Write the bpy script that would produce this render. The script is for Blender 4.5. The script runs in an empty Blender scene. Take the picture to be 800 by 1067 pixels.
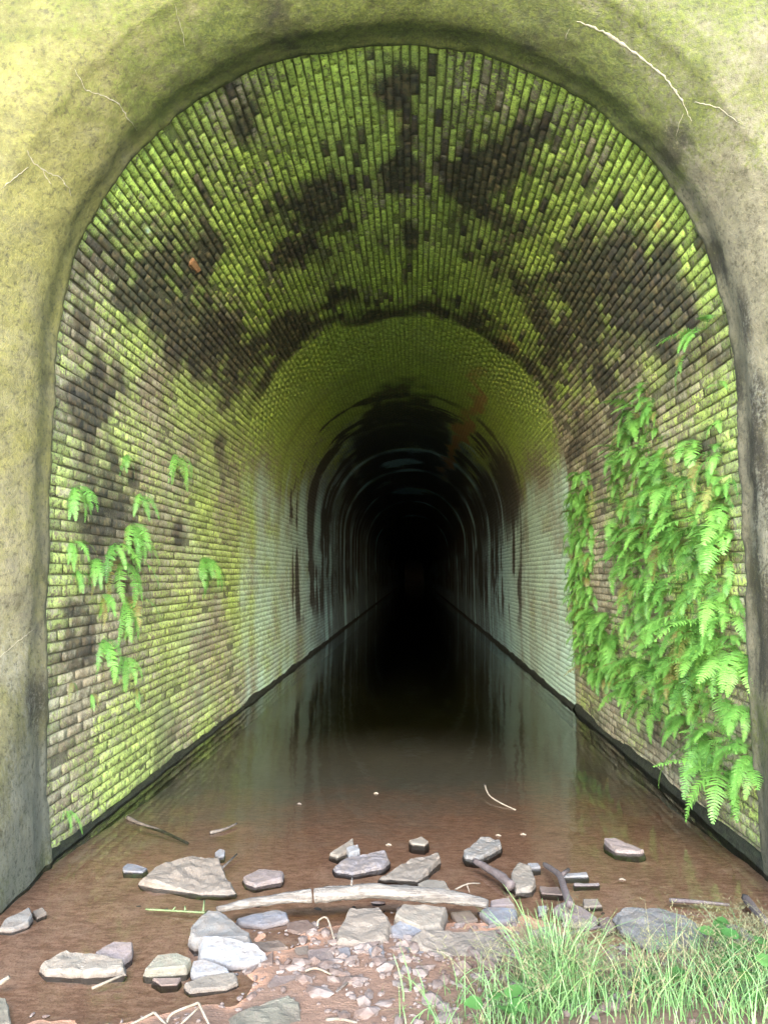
import bpy, bmesh, math, random
import numpy as np
from mathutils import Vector, Matrix
from mathutils.bvhtree import BVHTree

random.seed(7)
rng = np.random.default_rng(7)
R = math.radians
scn = bpy.context.scene
col = scn.collection

# ------------------------------------------------------------------ camera
F, EYE = 801.0, 1.6
PITCH, YAW = R(4.604), R(2.280)
cam_d = bpy.data.cameras.new("camera")
cam = bpy.data.objects.new("camera", cam_d)
col.objects.link(cam)
cam.location = (0, 0, EYE)
cam.rotation_euler = (R(90) + PITCH, 0, YAW)
cam_d.sensor_fit = 'VERTICAL'
cam_d.sensor_height = 36
cam_d.lens = F / 1067 * 36
cam_d.clip_start, cam_d.clip_end = 0.05, 2000
scn.camera = cam


def ray(px, py):
    v = ((px - 400) / F, 1.0, -(py - 533.5) / F)
    c, s = math.cos(PITCH), math.sin(PITCH)
    v = (v[0], c * v[1] - s * v[2], s * v[1] + c * v[2])
    c, s = math.cos(YAW), math.sin(YAW)
    return Vector((c * v[0] - s * v[1], s * v[0] + c * v[1], v[2]))


def at_z(px, py, z=0.0):
    r = ray(px, py)
    return Vector((0, 0, EYE)) + r * ((z - EYE) / r.z)


# ------------------------------------------------------------------ noise in numpy
def _hash(i, j, k, seed):
    h = (i * 374761393 + j * 668265263 + k * 2147483647 + seed * 974711) & 0xFFFFFFFF
    h = ((h ^ (h >> 13)) * 1274126177) & 0xFFFFFFFF
    h = ((h ^ (h >> 16)) * 2246822519) & 0xFFFFFFFF
    return ((h ^ (h >> 15)) & 0xFFFF) / 65535.0


def vnoise(p, seed=0):
    p = np.asarray(p, dtype=np.float64)
    f = np.floor(p)
    i = f.astype(np.int64)
    t = p - f
    t = t * t * (3 - 2 * t)
    out = 0
    for dx in (0, 1):
        for dy in (0, 1):
            for dz in (0, 1):
                w = (t[:, 0] if dx else 1 - t[:, 0]) * (t[:, 1] if dy else 1 - t[:, 1]) * (t[:, 2] if dz else 1 - t[:, 2])
                out = out + w * _hash(i[:, 0] + dx + 5000, i[:, 1] + dy + 5000, i[:, 2] + dz + 5000, seed)
    return out


def fbm(p, scale=1.0, octv=4, seed=0, gain=0.5):
    p = np.asarray(p, dtype=np.float64) * scale
    s, a, tot = 0, 1.0, 0
    for o in range(octv):
        s = s + a * vnoise(p * (2.03 ** o) + o * 17.3, seed + o)
        tot += a
        a *= gain
    return s / tot


def sstep(a, b, x):
    t = np.clip((x - a) / (b - a), 0, 1)
    return t * t * (3 - 2 * t)


# ------------------------------------------------------------------ helpers
def tag(o, label=None, cat=None, group=None, kind=None):
    if label: o["label"] = label
    if cat: o["category"] = cat
    if group: o["group"] = group
    if kind: o["kind"] = kind
    return o


def empty(name, loc=(0, 0, 0)):
    o = bpy.data.objects.new(name, None)
    o.empty_display_size = 0.05
    o.location = loc
    col.objects.link(o)
    return o


def mesh_obj(name, verts, faces, mat, parent=None, smooth=True):
    me = bpy.data.meshes.new(name)
    me.from_pydata([tuple(map(float, v)) for v in verts], [], [tuple(map(int, f)) for f in faces])
    me.update()
    if smooth:
        me.polygons.foreach_set("use_smooth", [True] * len(me.polygons))
    o = bpy.data.objects.new(name, me)
    if mat: me.materials.append(mat)
    col.objects.link(o)
    if parent: o.parent = parent
    return o


def np_mesh(name, V, Q, mat, parent=None, smooth=True):
    """fast quads-only mesh"""
    me = bpy.data.meshes.new(name)
    n, m = len(V), len(Q)
    me.vertices.add(n)
    me.vertices.foreach_set("co", np.asarray(V, dtype=np.float32).ravel())
    me.loops.add(m * 4)
    me.loops.foreach_set("vertex_index", np.asarray(Q, dtype=np.int32).ravel())
    me.polygons.add(m)
    me.polygons.foreach_set("loop_start", np.arange(0, m * 4, 4, dtype=np.int32))
    me.polygons.foreach_set("loop_total", np.full(m, 4, dtype=np.int32))
    me.update(calc_edges=True)
    me.validate()
    if smooth:
        me.polygons.foreach_set("use_smooth", np.ones(m, dtype=bool))
    o = bpy.data.objects.new(name, me)
    me.materials.append(mat)
    col.objects.link(o)
    if parent: o.parent = parent
    return o


def set_attr(o, name, arr):
    a = o.data.attributes.new(name, 'FLOAT_COLOR', 'POINT')
    a.data.foreach_set("color", np.asarray(arr, dtype=np.float32).ravel())


def grid_quads(nu, nv):
    i = np.arange((nu - 1) * (nv - 1))
    r, c = i // (nv - 1), i % (nv - 1)
    a = r * nv + c
    return np.stack([a, a + 1, a + nv + 1, a + nv], 1)


# ------------------------------------------------------------------ node helpers
class NT:
    def __init__(s, name):
        s.mat = bpy.data.materials.new(name)
        s.mat.use_nodes = True
        s.t = s.mat.node_tree
        s.t.nodes.clear()
        s.out = s.t.nodes.new('ShaderNodeOutputMaterial')

    def n(s, typ, ins=None, **kw):
        x = s.t.nodes.new(typ)
        for k, v in kw.items(): setattr(x, k, v)
        for k, v in (ins or {}).items():
            if isinstance(v, bpy.types.NodeSocket): s.t.links.new(v, x.inputs[k])
            else: x.inputs[k].default_value = v
        return x

    def link(s, a, b): s.t.links.new(a, b)

    def math(s, op, a, b=0.0, clamp=False):
        return s.n('ShaderNodeMath', {0: a, 1: b}, operation=op, use_clamp=clamp).outputs[0]

    def mix(s, f, a, b, mode='MIX'):
        x = s.n('ShaderNodeMix', data_type='RGBA', blend_type=mode)
        for i, v in ((0, f), (6, a), (7, b)):
            if isinstance(v, bpy.types.NodeSocket): s.t.links.new(v, x.inputs[i])
            else: x.inputs[i].default_value = (v if i == 0 else (*v, 1.0))
        return x.outputs[2]

    def ss(s, x, lo, hi):
        return s.n('ShaderNodeMapRange', {0: x, 1: lo, 2: hi, 3: 0.0, 4: 1.0}, interpolation_type='SMOOTHSTEP').outputs[0]

    def noise(s, vec, scale, detail=4.0, rough=0.55):
        return s.n('ShaderNodeTexNoise', {'Vector': vec, 'Scale': scale, 'Detail': detail, 'Roughness': rough}).outputs[0]

    def attr(s, name):
        a = s.n('ShaderNodeAttribute', attribute_name=name)
        sp = s.n('ShaderNodeSeparateColor', {0: a.outputs['Color']})
        return sp.outputs[0], sp.outputs[1], sp.outputs[2], a.outputs['Alpha']

    def coords(s):
        return s.n('ShaderNodeTexCoord').outputs['Object']

    def stretch(s, vec, sx, sy, sz):
        return s.n('ShaderNodeMapping', {'Vector': vec, 'Scale': (sx, sy, sz)}).outputs[0]

    def bump(s, h, strength, dist):
        return s.n('ShaderNodeBump', {'Height': h, 'Strength': strength, 'Distance': dist}).outputs[0]

    def principled(s, base, rough=0.8, normal=None, spec=0.3, **ins):
        b = s.n('ShaderNodeBsdfPrincipled', {'Base Color': base if isinstance(base, bpy.types.NodeSocket) else (*base, 1),
                                             'Roughness': rough, 'Specular IOR Level': spec, **ins})
        if normal: s.link(normal, b.inputs['Normal'])
        s.link(b.outputs[0], s.out.inputs[0])
        return b


# ------------------------------------------------------------------ materials
def lining_material():
    m = NT("algae_covered_brick")
    P = m.coords()
    moss, soot, lime, rust = m.attr("stain")
    rnd, joint, wet_cool, yel = m.attr("brick")
    n1 = m.noise(P, 70, 5, 0.65)
    n2 = m.noise(P, 16, 4, 0.6)
    n3 = m.noise(P, 190, 2, 0.6)
    c1 = m.mix(rnd, (0.215, 0.165, 0.098), (0.330, 0.300, 0.195))
    c1 = m.mix(m.ss(n2, 0.40, 0.68), c1, (0.135, 0.105, 0.07))
    c1 = m.mix(m.ss(n1, 0.50, 0.72), c1, (0.42, 0.38, 0.27))
    c1 = m.mix(m.math('MULTIPLY', wet_cool, 0.9), c1, m.mix(m.ss(n2, 0.35, 0.65), (0.105, 0.170, 0.195), (0.220, 0.330, 0.370)))  # blue tint stands in for cool light deep inside
    # algae
    n4 = m.noise(P, 38, 6, 0.75)
    am = m.math('ADD', moss, m.math('MULTIPLY', m.math('SUBTRACT', n1, 0.5), 1.3))
    am = m.math('ADD', am, m.math('MULTIPLY', m.math('SUBTRACT', n2, 0.5), 0.8))
    am = m.math('ADD', am, m.math('MULTIPLY', m.math('SUBTRACT', n4, 0.5), 1.5))
    mossmask = m.ss(am, 0.34, 0.72)
    g = m.mix(m.ss(n2, 0.3, 0.7), (0.240, 0.375, 0.040), (0.475, 0.620, 0.088))
    g = m.mix(yel, g, (0.30, 0.33, 0.135))
    g = m.mix(m.ss(n3, 0.55, 0.75), g, (0.50, 0.56, 0.18))
    g = m.mix(m.math('MULTIPLY', m.ss(n4, 0.50, 0.38), 0.65), g, (0.085, 0.105, 0.020))
    c = m.mix(m.math('MULTIPLY', mossmask, 0.93), c1, g)
    grime = m.math('MULTIPLY', m.ss(m.math('ADD', m.math('MULTIPLY', n4, 0.6), m.math('MULTIPLY', n3, 0.4)), 0.53, 0.40), 0.58)
    c = m.mix(grime, c, (0.050, 0.042, 0.026))
    # lime bloom
    lm = m.math('ADD', lime, m.math('MULTIPLY', m.math('SUBTRACT', n1, 0.5), 0.7))
    lm = m.math('ADD', lm, m.math('MULTIPLY', m.math('SUBTRACT', n2, 0.5), 0.5))
    c = m.mix(m.math('MULTIPLY', m.ss(lm, 0.30, 0.80), 0.85), c, m.mix(wet_cool, (0.42, 0.57, 0.44), (0.36, 0.58, 0.60)))  # bloom turns bluer with depth, cool light put into its colour
    # rust
    rm = m.math('ADD', rust, m.math('MULTIPLY', m.math('SUBTRACT', n2, 0.5), 0.6))
    c = m.mix(m.math('MULTIPLY', m.ss(rm, 0.3, 0.7), 0.85), c, (0.32, 0.165, 0.065))
    # soot / black algae
    sm = m.math('ADD', soot, m.math('MULTIPLY', m.math('SUBTRACT', n1, 0.5), 0.75))
    sm = m.math('ADD', sm, m.math('MULTIPLY', m.math('SUBTRACT', n2, 0.5), 0.6))
    sm = m.math('ADD', sm, m.math('MULTIPLY', m.math('SUBTRACT', n4, 0.5), 0.9))
    c = m.mix(m.math('MULTIPLY', m.ss(sm, 0.26, 0.72), 0.94), c, m.mix(m.math('MULTIPLY', m.ss(n2, 0.42, 0.66), m.math('SUBTRACT', 1.0, wet_cool)), (0.026, 0.024, 0.020), (0.085, 0.060, 0.034)))
    # eroded mortar in the joints
    jc = m.mix(m.ss(n1, 0.42, 0.62), (0.018, 0.016, 0.010), (0.075, 0.07, 0.04))
    tone = m.math('ADD', 0.72, m.math('MULTIPLY', m.math('FRACT', m.math('MULTIPLY', rnd, 9.7)), 0.5))
    c = m.mix(1.0, c, m.n('ShaderNodeCombineColor', {0: tone, 1: tone, 2: tone}).outputs[0], 'MULTIPLY')
    c = m.mix(joint, c, jc)
    h = m.math('ADD', m.math('MULTIPLY', n4, 0.9), m.math('MULTIPLY', n3, 0.3))
    h = m.math('ADD', h, m.math('MULTIPLY', mossmask, 0.2))
    rough = m.math('SUBTRACT', 0.92, m.math('MULTIPLY', wet_cool, 0.12))
    m.principled(c, rough, m.bump(h, 1.0, 0.016), 0.25)
    return m.mat


def concrete_material():
    m = NT("stained_concrete")
    P = m.coords()
    yel, dark, lime, green = m.attr("stain")
    n1 = m.noise(P, 55, 5, 0.65)
    n2 = m.noise(P, 7, 5, 0.6)
    n3 = m.noise(P, 170, 2, 0.6)
    ns = m.noise(m.stretch(P, 14, 14, 1.6), 1.0, 4, 0.6)
    c = m.mix(m.ss(n2, 0.3, 0.7), (0.063, 0.057, 0.038), (0.081, 0.074, 0.049))
    c = m.mix(m.ss(n1, 0.55, 0.75), c, (0.027, 0.026, 0.016))
    def msk(a, k1, k2, lo, hi, amt):
        v = m.math('ADD', a, m.math('MULTIPLY', m.math('SUBTRACT', n1, 0.5), k1))
        v = m.math('ADD', v, m.math('MULTIPLY', m.math('SUBTRACT', n2, 0.5), k2))
        return m.math('MULTIPLY', m.ss(v, lo, hi), amt)
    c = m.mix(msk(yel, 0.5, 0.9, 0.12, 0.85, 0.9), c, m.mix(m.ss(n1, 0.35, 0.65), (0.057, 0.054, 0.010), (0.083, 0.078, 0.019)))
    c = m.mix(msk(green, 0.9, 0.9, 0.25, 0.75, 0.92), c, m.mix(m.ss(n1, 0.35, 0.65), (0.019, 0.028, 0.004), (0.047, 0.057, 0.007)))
    v = m.math('ADD', dark, m.math('MULTIPLY', m.math('SUBTRACT', ns, 0.5), 1.1))
    v = m.math('ADD', v, m.math('MULTIPLY', m.math('SUBTRACT', n1, 0.5), 0.5))
    c = m.mix(m.math('MULTIPLY', m.ss(v, 0.3, 0.75), 0.88), c, (0.007, 0.006, 0.004))
    v = m.math('ADD', lime, m.math('MULTIPLY', m.math('SUBTRACT', n1, 0.5), 1.3))
    v = m.math('ADD', v, m.math('MULTIPLY', m.math('SUBTRACT', ns, 0.5), 0.8))
    c = m.mix(m.math('MULTIPLY', m.ss(v, 0.35, 0.75), 0.9), c, (0.086, 0.083, 0.062))
    # pale lichen specks
    n6 = m.noise(P, 2.6, 7, 0.7)
    c = m.mix(m.math('MULTIPLY', m.ss(n6, 0.52, 0.36), 0.42), c, (0.024, 0.023, 0.006))
    n5 = m.noise(P, 30, 7, 0.8)
    c = m.mix(m.math('MULTIPLY', m.ss(n5, 0.50, 0.36), 0.75), c, (0.017, 0.016, 0.007))
    c = m.mix(m.math('MULTIPLY', m.ss(n5, 0.54, 0.66), 0.40), c, (0.104, 0.099, 0.048))
    sp = m.math('MULTIPLY', m.ss(n3, 0.62, 0.70), 0.55)
    c = m.mix(sp, c, (0.069, 0.066, 0.037))
    h = m.math('ADD', m.math('MULTIPLY', n1, 0.6), m.math('MULTIPLY', n3, 0.4))
    h = m.math('ADD', h, m.math('MULTIPLY', n5, 0.6))
    m.principled(c, 0.88, m.bump(h, 0.9, 0.012), 0.25)
    return m.mat


def simple_noise_mat(name, a, b, scale=30, rough=0.8, bump=0.5, dist=0.006, spec=0.3, coord='Object'):
    m = NT(name)
    P = m.n('ShaderNodeTexCoord').outputs[coord]
    n1 = m.noise(P, scale, 5, 0.65)
    n2 = m.noise(P, scale * 4.3, 3, 0.6)
    c = m.mix(m.ss(n1, 0.32, 0.68), a, b)
    c = m.mix(m.math('MULTIPLY', m.ss(n2, 0.55, 0.72), 0.5), c, tuple(x * 0.5 for x in a))
    m.principled(c, rough, m.bump(m.math('ADD', n1, m.math('MULTIPLY', n2, 0.5)), bump, dist), spec)
    return m.mat


def rock_material():
    m = NT("river_stone")
    P = m.coords()
    oc = m.n('ShaderNodeObjectInfo')
    rv = m.n('ShaderNodeVectorMath', {0: P, 1: oc.outputs['Location']}, operation='ADD').outputs[0]
    n1 = m.noise(rv, 22, 5, 0.65)
    n2 = m.noise(rv, 95, 4, 0.65)
    n3 = m.noise(rv, 260, 2, 0.6)
    base = oc.outputs['Color']
    c = m.mix(m.ss(n1, 0.35, 0.7), base, m.mix(0.55, base, (0.088, 0.065, 0.047)))
    c = m.mix(m.math('MULTIPLY', m.ss(n2, 0.5, 0.72), 0.55), c, (0.051, 0.039, 0.032))
    c = m.mix(m.math('MULTIPLY', m.ss(n3, 0.6, 0.72), 0.45), c, (0.176, 0.158, 0.149))
    # silt line where the stone stands in the mud
    z = m.n('ShaderNodeSeparateXYZ', {0: P}).outputs[2]
    zz = m.math('ADD', z, m.math('MULTIPLY', m.math('SUBTRACT', n1, 0.5), 0.05))
    c = m.mix(m.math('MULTIPLY', m.n('ShaderNodeMapRange', {0: zz, 1: 0.004, 2: 0.034, 3: 1.0, 4: 0.0}).outputs[0], 0.7), c, (0.044, 0.024, 0.015))
    h = m.math('ADD', m.math('MULTIPLY', n2, 0.7), m.math('MULTIPLY', n3, 0.35))
    m.principled(c, 0.72, m.bump(h, 0.7, 0.006), 0.35)
    return m.mat


def mud_material():
    m = NT("red_brown_silt")
    P = m.coords()
    sep = m.n('ShaderNodeSeparateXYZ', {0: P})
    n1 = m.noise(P, 3.2, 5, 0.6)
    n2 = m.noise(m.stretch(P, 1, 2.2, 1), 17, 5, 0.65)
    n3 = m.noise(P, 85, 4, 0.65)
    n4 = m.noise(P, 260, 2, 0.6)
    c = m.mix(m.ss(n2, 0.3, 0.7), (0.255, 0.114, 0.059), (0.536, 0.280, 0.167))
    c = m.mix(m.math('MULTIPLY', m.ss(n1, 0.50, 0.70), 0.4), c, (0.618, 0.363, 0.230))
    c = m.mix(m.math('MULTIPLY', m.ss(n3, 0.50, 0.68), 0.6), c, (0.148, 0.064, 0.034))
    c = m.mix(m.math('MULTIPLY', m.ss(n4, 0.60, 0.70), 0.5), c, (0.644, 0.456, 0.331))
    # damp bank mud above water darkened to offset light the water takes from the bed
    bank = m.ss(m.math('ADD', sep.outputs[2], m.math('MULTIPLY', m.math('SUBTRACT', n2, 0.5), 0.016)), -0.006, 0.008)
    c = m.mix(bank, c, m.mix(0.30, (0.095, 0.058, 0.040), m.mix(1.0, c, (0.42, 0.44, 0.46), 'MULTIPLY')))
    # grey-green silt settled in the still water inside the tunnel
    yy = m.math('ADD', sep.outputs[1], m.math('MULTIPLY', m.math('SUBTRACT', n1, 0.5), 2.4))
    xl = m.math('MULTIPLY', sep.outputs[0], -0.28)
    yy = m.math('ADD', yy, xl)
    c = m.mix(m.n('ShaderNodeMapRange', {0: yy, 1: 4.9, 2: 6.8}).outputs[0], c, m.mix(m.ss(n2, 0.3, 0.7), (0.135, 0.122, 0.088), (0.195, 0.172, 0.128)))
    # unseen ground around the camera, made pale to bounce light onto the crown
    gx = m.n('ShaderNodeMapRange', {0: sep.outputs[1], 1: 2.2, 2: 1.2}).outputs[0]
    c = m.mix(gx, c, m.mix(m.ss(n2, 0.3, 0.7), (0.48, 0.47, 0.39), (0.58, 0.57, 0.50)))
    h = m.math('ADD', m.math('MULTIPLY', n2, 0.5), m.math('MULTIPLY', n3, 0.5))
    m.principled(c, m.math('ADD', 0.35, m.math('MULTIPLY', n3, 0.5)), m.bump(h, 0.9, 0.014), 0.45)
    return m.mat


def water_material():
    m = NT("still_water")
    P = m.coords()
    n = m.noise(m.stretch(P, 1, 0.6, 1), 3.0, 3, 0.5)
    nf = m.noise(m.stretch(P, 1, 0.7, 1), 22.0, 2, 0.5)
    h = m.math('ADD', n, m.math('MULTIPLY', nf, 0.06))
    nrm = m.bump(h, 0.10, 0.03)
    fr = m.n('ShaderNodeFresnel', {'IOR': 1.33})
    m.link(nrm, fr.inputs['Normal'])
    tr = m.n('ShaderNodeBsdfTransparent', {'Color': (0.92, 0.89, 0.83, 1)})
    gl = m.n('ShaderNodeBsdfGlossy', {'Color': (1, 1, 1, 1), 'Roughness': 0.06})
    m.link(nrm, gl.inputs['Normal'])
    mx = m.n('ShaderNodeMixShader', {0: fr.outputs[0], 1: tr.outputs[0], 2: gl.outputs[0]})
    m.link(mx.outputs[0], m.out.inputs[0])
    return m.mat


def leaf_material(name, a, b, tip, trans=0.35, rough=0.5, old=None):
    m = NT(name)
    P = m.coords()
    oi = m.n('ShaderNodeObjectInfo').outputs['Random']
    n1 = m.noise(P, 24, 3, 0.6)
    f = m.math('ADD', m.math('MULTIPLY', oi, 0.9), m.math('MULTIPLY', m.math('SUBTRACT', n1, 0.4), 0.7), True)
    c = m.mix(f, a, b)
    if old: c = m.mix(m.ss(m.math('FRACT', m.math('MULTIPLY', oi, 7.3)), 0.90, 0.96), c, old)
    c = m.mix(m.ss(m.noise(P, 70, 2, 0.5), 0.55, 0.75), c, tip)
    p = m.n('ShaderNodeBsdfPrincipled', {'Base Color': c, 'Roughness': rough, 'Specular IOR Level': 0.35})
    t = m.n('ShaderNodeBsdfTranslucent', {'Color': c})
    mx = m.n('ShaderNodeMixShader', {0: trans, 1: p.outputs[0], 2: t.outputs[0]})
    m.link(mx.outputs[0], m.out.inputs[0])
    return m.mat


M_LIN = lining_material()
M_CON = concrete_material()
M_PLINTH = simple_noise_mat("wet_black_stone", (0.007, 0.007, 0.005), (0.020, 0.022, 0.012), 18, 0.6, 0.8, 0.01)
M_ROCK = rock_material()
M_MUD = mud_material()
M_WATER = water_material()
M_FERN = leaf_material("fern_leaf", (0.060, 0.169, 0.029), (0.134, 0.297, 0.053), (0.179, 0.329, 0.082), 0.38, old=(0.143, 0.122, 0.038))
M_GRASS = leaf_material("grass_blade", (0.063, 0.141, 0.040), (0.120, 0.212, 0.075), (0.183, 0.232, 0.116), 0.35)
M_SEED = leaf_material("seed_head_straw", (0.148, 0.137, 0.067), (0.192, 0.178, 0.096), (0.207, 0.192, 0.118), 0.3)
M_WEED = leaf_material("weed_leaf", (0.033, 0.100, 0.022), (0.059, 0.141, 0.033), (0.081, 0.155, 0.048), 0.35)
def wood_material():
    m = NT("bleached_wood")
    P = m.coords()
    g = m.noise(m.stretch(P, 5, 60, 60), 1.0, 6, 0.7)
    n1 = m.noise(P, 14, 5, 0.7)
    n2 = m.noise(P, 110, 3, 0.6)
    c = m.mix(m.ss(g, 0.35, 0.65), (0.058, 0.048, 0.040), (0.135, 0.120, 0.104))
    c = m.mix(m.math('MULTIPLY', m.ss(n1, 0.52, 0.66), 0.6), c, (0.060, 0.046, 0.036))
    c = m.mix(m.math('MULTIPLY', m.ss(n2, 0.60, 0.70), 0.5), c, (0.030, 0.024, 0.018))
    m.principled(c, 0.85, m.bump(m.math('ADD', g, m.math('MULTIPLY', n2, 0.4)), 1.0, 0.014), 0.25)
    return m.mat


M_LOG = wood_material()
M_TWIG = simple_noise_mat("dry_straw_twig", (0.095, 0.074, 0.052), (0.145, 0.120, 0.090), 40, 0.8, 0.3, 0.003)
M_DARKWOOD = simple_noise_mat("dark_wet_wood", (0.035, 0.028, 0.022), (0.085, 0.068, 0.055), 40, 0.6, 0.5, 0.004)
M_PURPLE = simple_noise_mat("purple_brown_wood", (0.048, 0.034, 0.031), (0.075, 0.059, 0.055), 40, 0.75, 0.6, 0.004)
M_STEM = simple_noise_mat("green_stem", (0.048, 0.066, 0.022), (0.078, 0.094, 0.040), 40, 0.6, 0.2, 0.002)
M_CRACK = simple_noise_mat("lime_filled_crack", (0.098, 0.088, 0.058), (0.144, 0.135, 0.102), 60, 0.85, 0.6, 0.004)
M_RUST = simple_noise_mat("bare_orange_brick", (0.17, 0.080, 0.034), (0.26, 0.140, 0.062), 35, 0.85, 0.7, 0.006)

# ------------------------------------------------------------------ tunnel profile (x, z) read at the mouth, left base to right base
RAW = [(-2.00, -0.60), (-2.03, 0.0), (-2.06, 0.6), (-2.085, 1.3), (-2.095, 2.0), (-2.10, 2.6), (-2.085, 3.02), (-2.02, 3.40), (-1.88, 3.75),
       (-1.62, 4.13), (-1.32, 4.40), (-0.92, 4.61), (-0.48, 4.715), (-0.05, 4.74), (0.28, 4.705), (0.53, 4.63), (0.96, 4.40), (1.28, 4.10),
       (1.55, 3.72), (1.71, 3.32), (1.79, 2.95), (1.82, 2.45), (1.825, 1.8), (1.83, 1.0), (1.845, 0.4), (1.86, 0.0), (1.88, -0.6)]


def catmull(pts, n=24):
    P = np.array([pts[0]] + list(pts) + [pts[-1]], float)
    out = []
    for i in range(1, len(P) - 2):
        t = np.linspace(0, 1, n, endpoint=False)[:, None]
        a, b, c, d = P[i - 1], P[i], P[i + 1], P[i + 2]
        out.append(0.5 * ((2 * b) + (-a + c) * t + (2 * a - 5 * b + 4 * c - d) * t ** 2 + (-a + 3 * b - 3 * c + d) * t ** 3))
    out.append(P[-2:-1])
    return np.concatenate(out)


PR = catmull(RAW)
SEG = np.r_[0, np.cumsum(np.linalg.norm(np.diff(PR, axis=0), axis=1))]
ULEN = SEG[-1]
TG = np.gradient(PR, axis=0)
TG /= np.linalg.norm(TG, axis=1)[:, None]
NIN = np.stack([TG[:, 1], -TG[:, 0]], 1)          # inward normal
CROWN = SEG[np.argmax(PR[:, 1])]
UBASE_L = np.interp(0.0, PR[:200, 1], SEG[:200])
UBASE_R = ULEN - 0.60


def prof(u):
    return (np.interp(u, SEG, PR[:, 0]), np.interp(u, SEG, PR[:, 1]), np.interp(u, SEG, NIN[:, 0]), np.interp(u, SEG, NIN[:, 1]))


def wall_pt(u, v, h):
    """point on the vault, u along the arch, v = distance into the tunnel, h towards the inside"""
    x, z, nx, nz = prof(u)
    return np.stack([x + nx * h, v, z + nz * h], 1)


LIN_OUT = 0.035                                        # the lining stands this far behind the concrete lip
Y0, YJ, YB, YEND = 4.33, 9.30, 23.0, 160.0

# coarse shell to find where things sit on the lining
gu = np.linspace(0, ULEN, 160); gv = np.r_[np.linspace(4.2, 12, 60), np.linspace(12.3, 160, 120)]
UU, VV = np.meshgrid(gu, gv, indexing='ij')
Vs = wall_pt(UU.ravel(), VV.ravel(), -LIN_OUT)
SHELL = BVHTree.FromPolygons([Vector(v) for v in Vs], grid_quads(160, 180).tolist())


def on_lining(px, py):
    hit = SHELL.ray_cast(Vector((0, 0, EYE)), ray(px, py).normalized())[0]
    d = np.hypot(PR[:, 0] - hit.x, PR[:, 1] - hit.z)
    return SEG[np.argmin(d)], hit.y, hit


# ------------------------------------------------------------------ stains of the lining
def blobs(lst):
    return [(*on_lining(px, py)[:2], ru, rv, k) for px, py, ru, rv, k in lst]


SOOT = blobs([(170, 300, .45, .8, .55), (225, 345, .55, 1.2, .6), (640, 320, .6, 1.2, .62), (590, 345, .5, 1.0, .6), (700, 360, .4, .6, .45), (350, 320, .7, .5, .5), (500, 325, .7, .5, .5), (540, 215, .45, .8, .5), (330, 235, .4, .7, .45), (318, 222, .30, .42, .95), (350, 245, .25, .40, .6), (285, 215, .16, .2, .5), (518, 190, .33, .55, .9), (545, 245, .3, .5, .55), (480, 205, .2, .5, .5),
              (190, 325, .32, .55, .9), (160, 290, .25, .35, .6), (250, 365, .4, .8, .7), (300, 350, .4, .7, .6), (85, 405, .22, .22, .75), (70, 385, .2, .12, .5),
              (690, 310, .38, .5, .75), (650, 345, .45, .7, .8), (610, 365, .45, .7, .75), (570, 370, .4, .6, .6), (418, 185, .10, .55, .75), (412, 115, .12, .3, .6), (425, 260, .07, .8, .5),
              (125, 240, .2, .25, .45), (150, 500, .12, .35, .55), (730, 255, .25, .3, .5), (745, 455, .35, .3, .3),
              (600, 450, .5, .5, .5), (105, 440, .35, .35, .50), (140, 545, .30, .7, .46), (85, 650, .35, .25, .42), (170, 640, .3, .8, .36), (80, 330, .25, .25, .42), (745, 420, .5, .25, .42), (215, 470, .35, .9, .34), (180, 555, .18, .4, .3), (150, 640, .25, .25, .35), (560, 130, .15, .3, .5), (250, 130, .12, .2, .4)])
RUST = blobs([(203, 275, .05, .06, .9), (195, 300, .15, .15, .45), (415, 125, .10, .3, .55), (395, 110, .08, .15, .5), (682, 240, .12, .12, .55), (525, 350, .25, .5, .6),
              (500, 400, .18, 1.2, .55), (494, 420, .15, 1.3, .8), (480, 452, .16, 2.2, .95), (470, 475, .15, 2.6, .9), (463, 490, .16, 3, .6), (372, 490, .12, 3, .45), (300, 300, .15, .3, .3), (735, 470, .3, .3, .4), (330, 330, .3, .4, .4)])
LIME = blobs([(420, 482, .5, .9, 1.2), (428, 512, .55, 1.2, 1.3), (400, 505, .3, 1.0, .5), (372, 285, .18, .25, .35), (150, 240, .03, .05, .8), (560, 470, .5, 1.2, .3), (430, 470, .25, 1.2, .5)])


def blob_mask(lst, u, v):
    s = np.zeros_like(u)
    q = np.stack([u, v, 0 * u], 1)
    wu = (fbm(q, 2.2, 4, 91) - .5) * 0.9; wv = (fbm(q, 2.2, 4, 95) - .5) * 1.3
    for (cu, cv, ru, rv, k) in lst:
        s = np.maximum(s, k * np.exp(-((u - cu + wu * min(1, ru * 4)) / ru) ** 2 * 0.8 - ((v - cv + wv * min(1, rv * 3.5)) / rv) ** 2 * 0.8))
    return s


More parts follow.
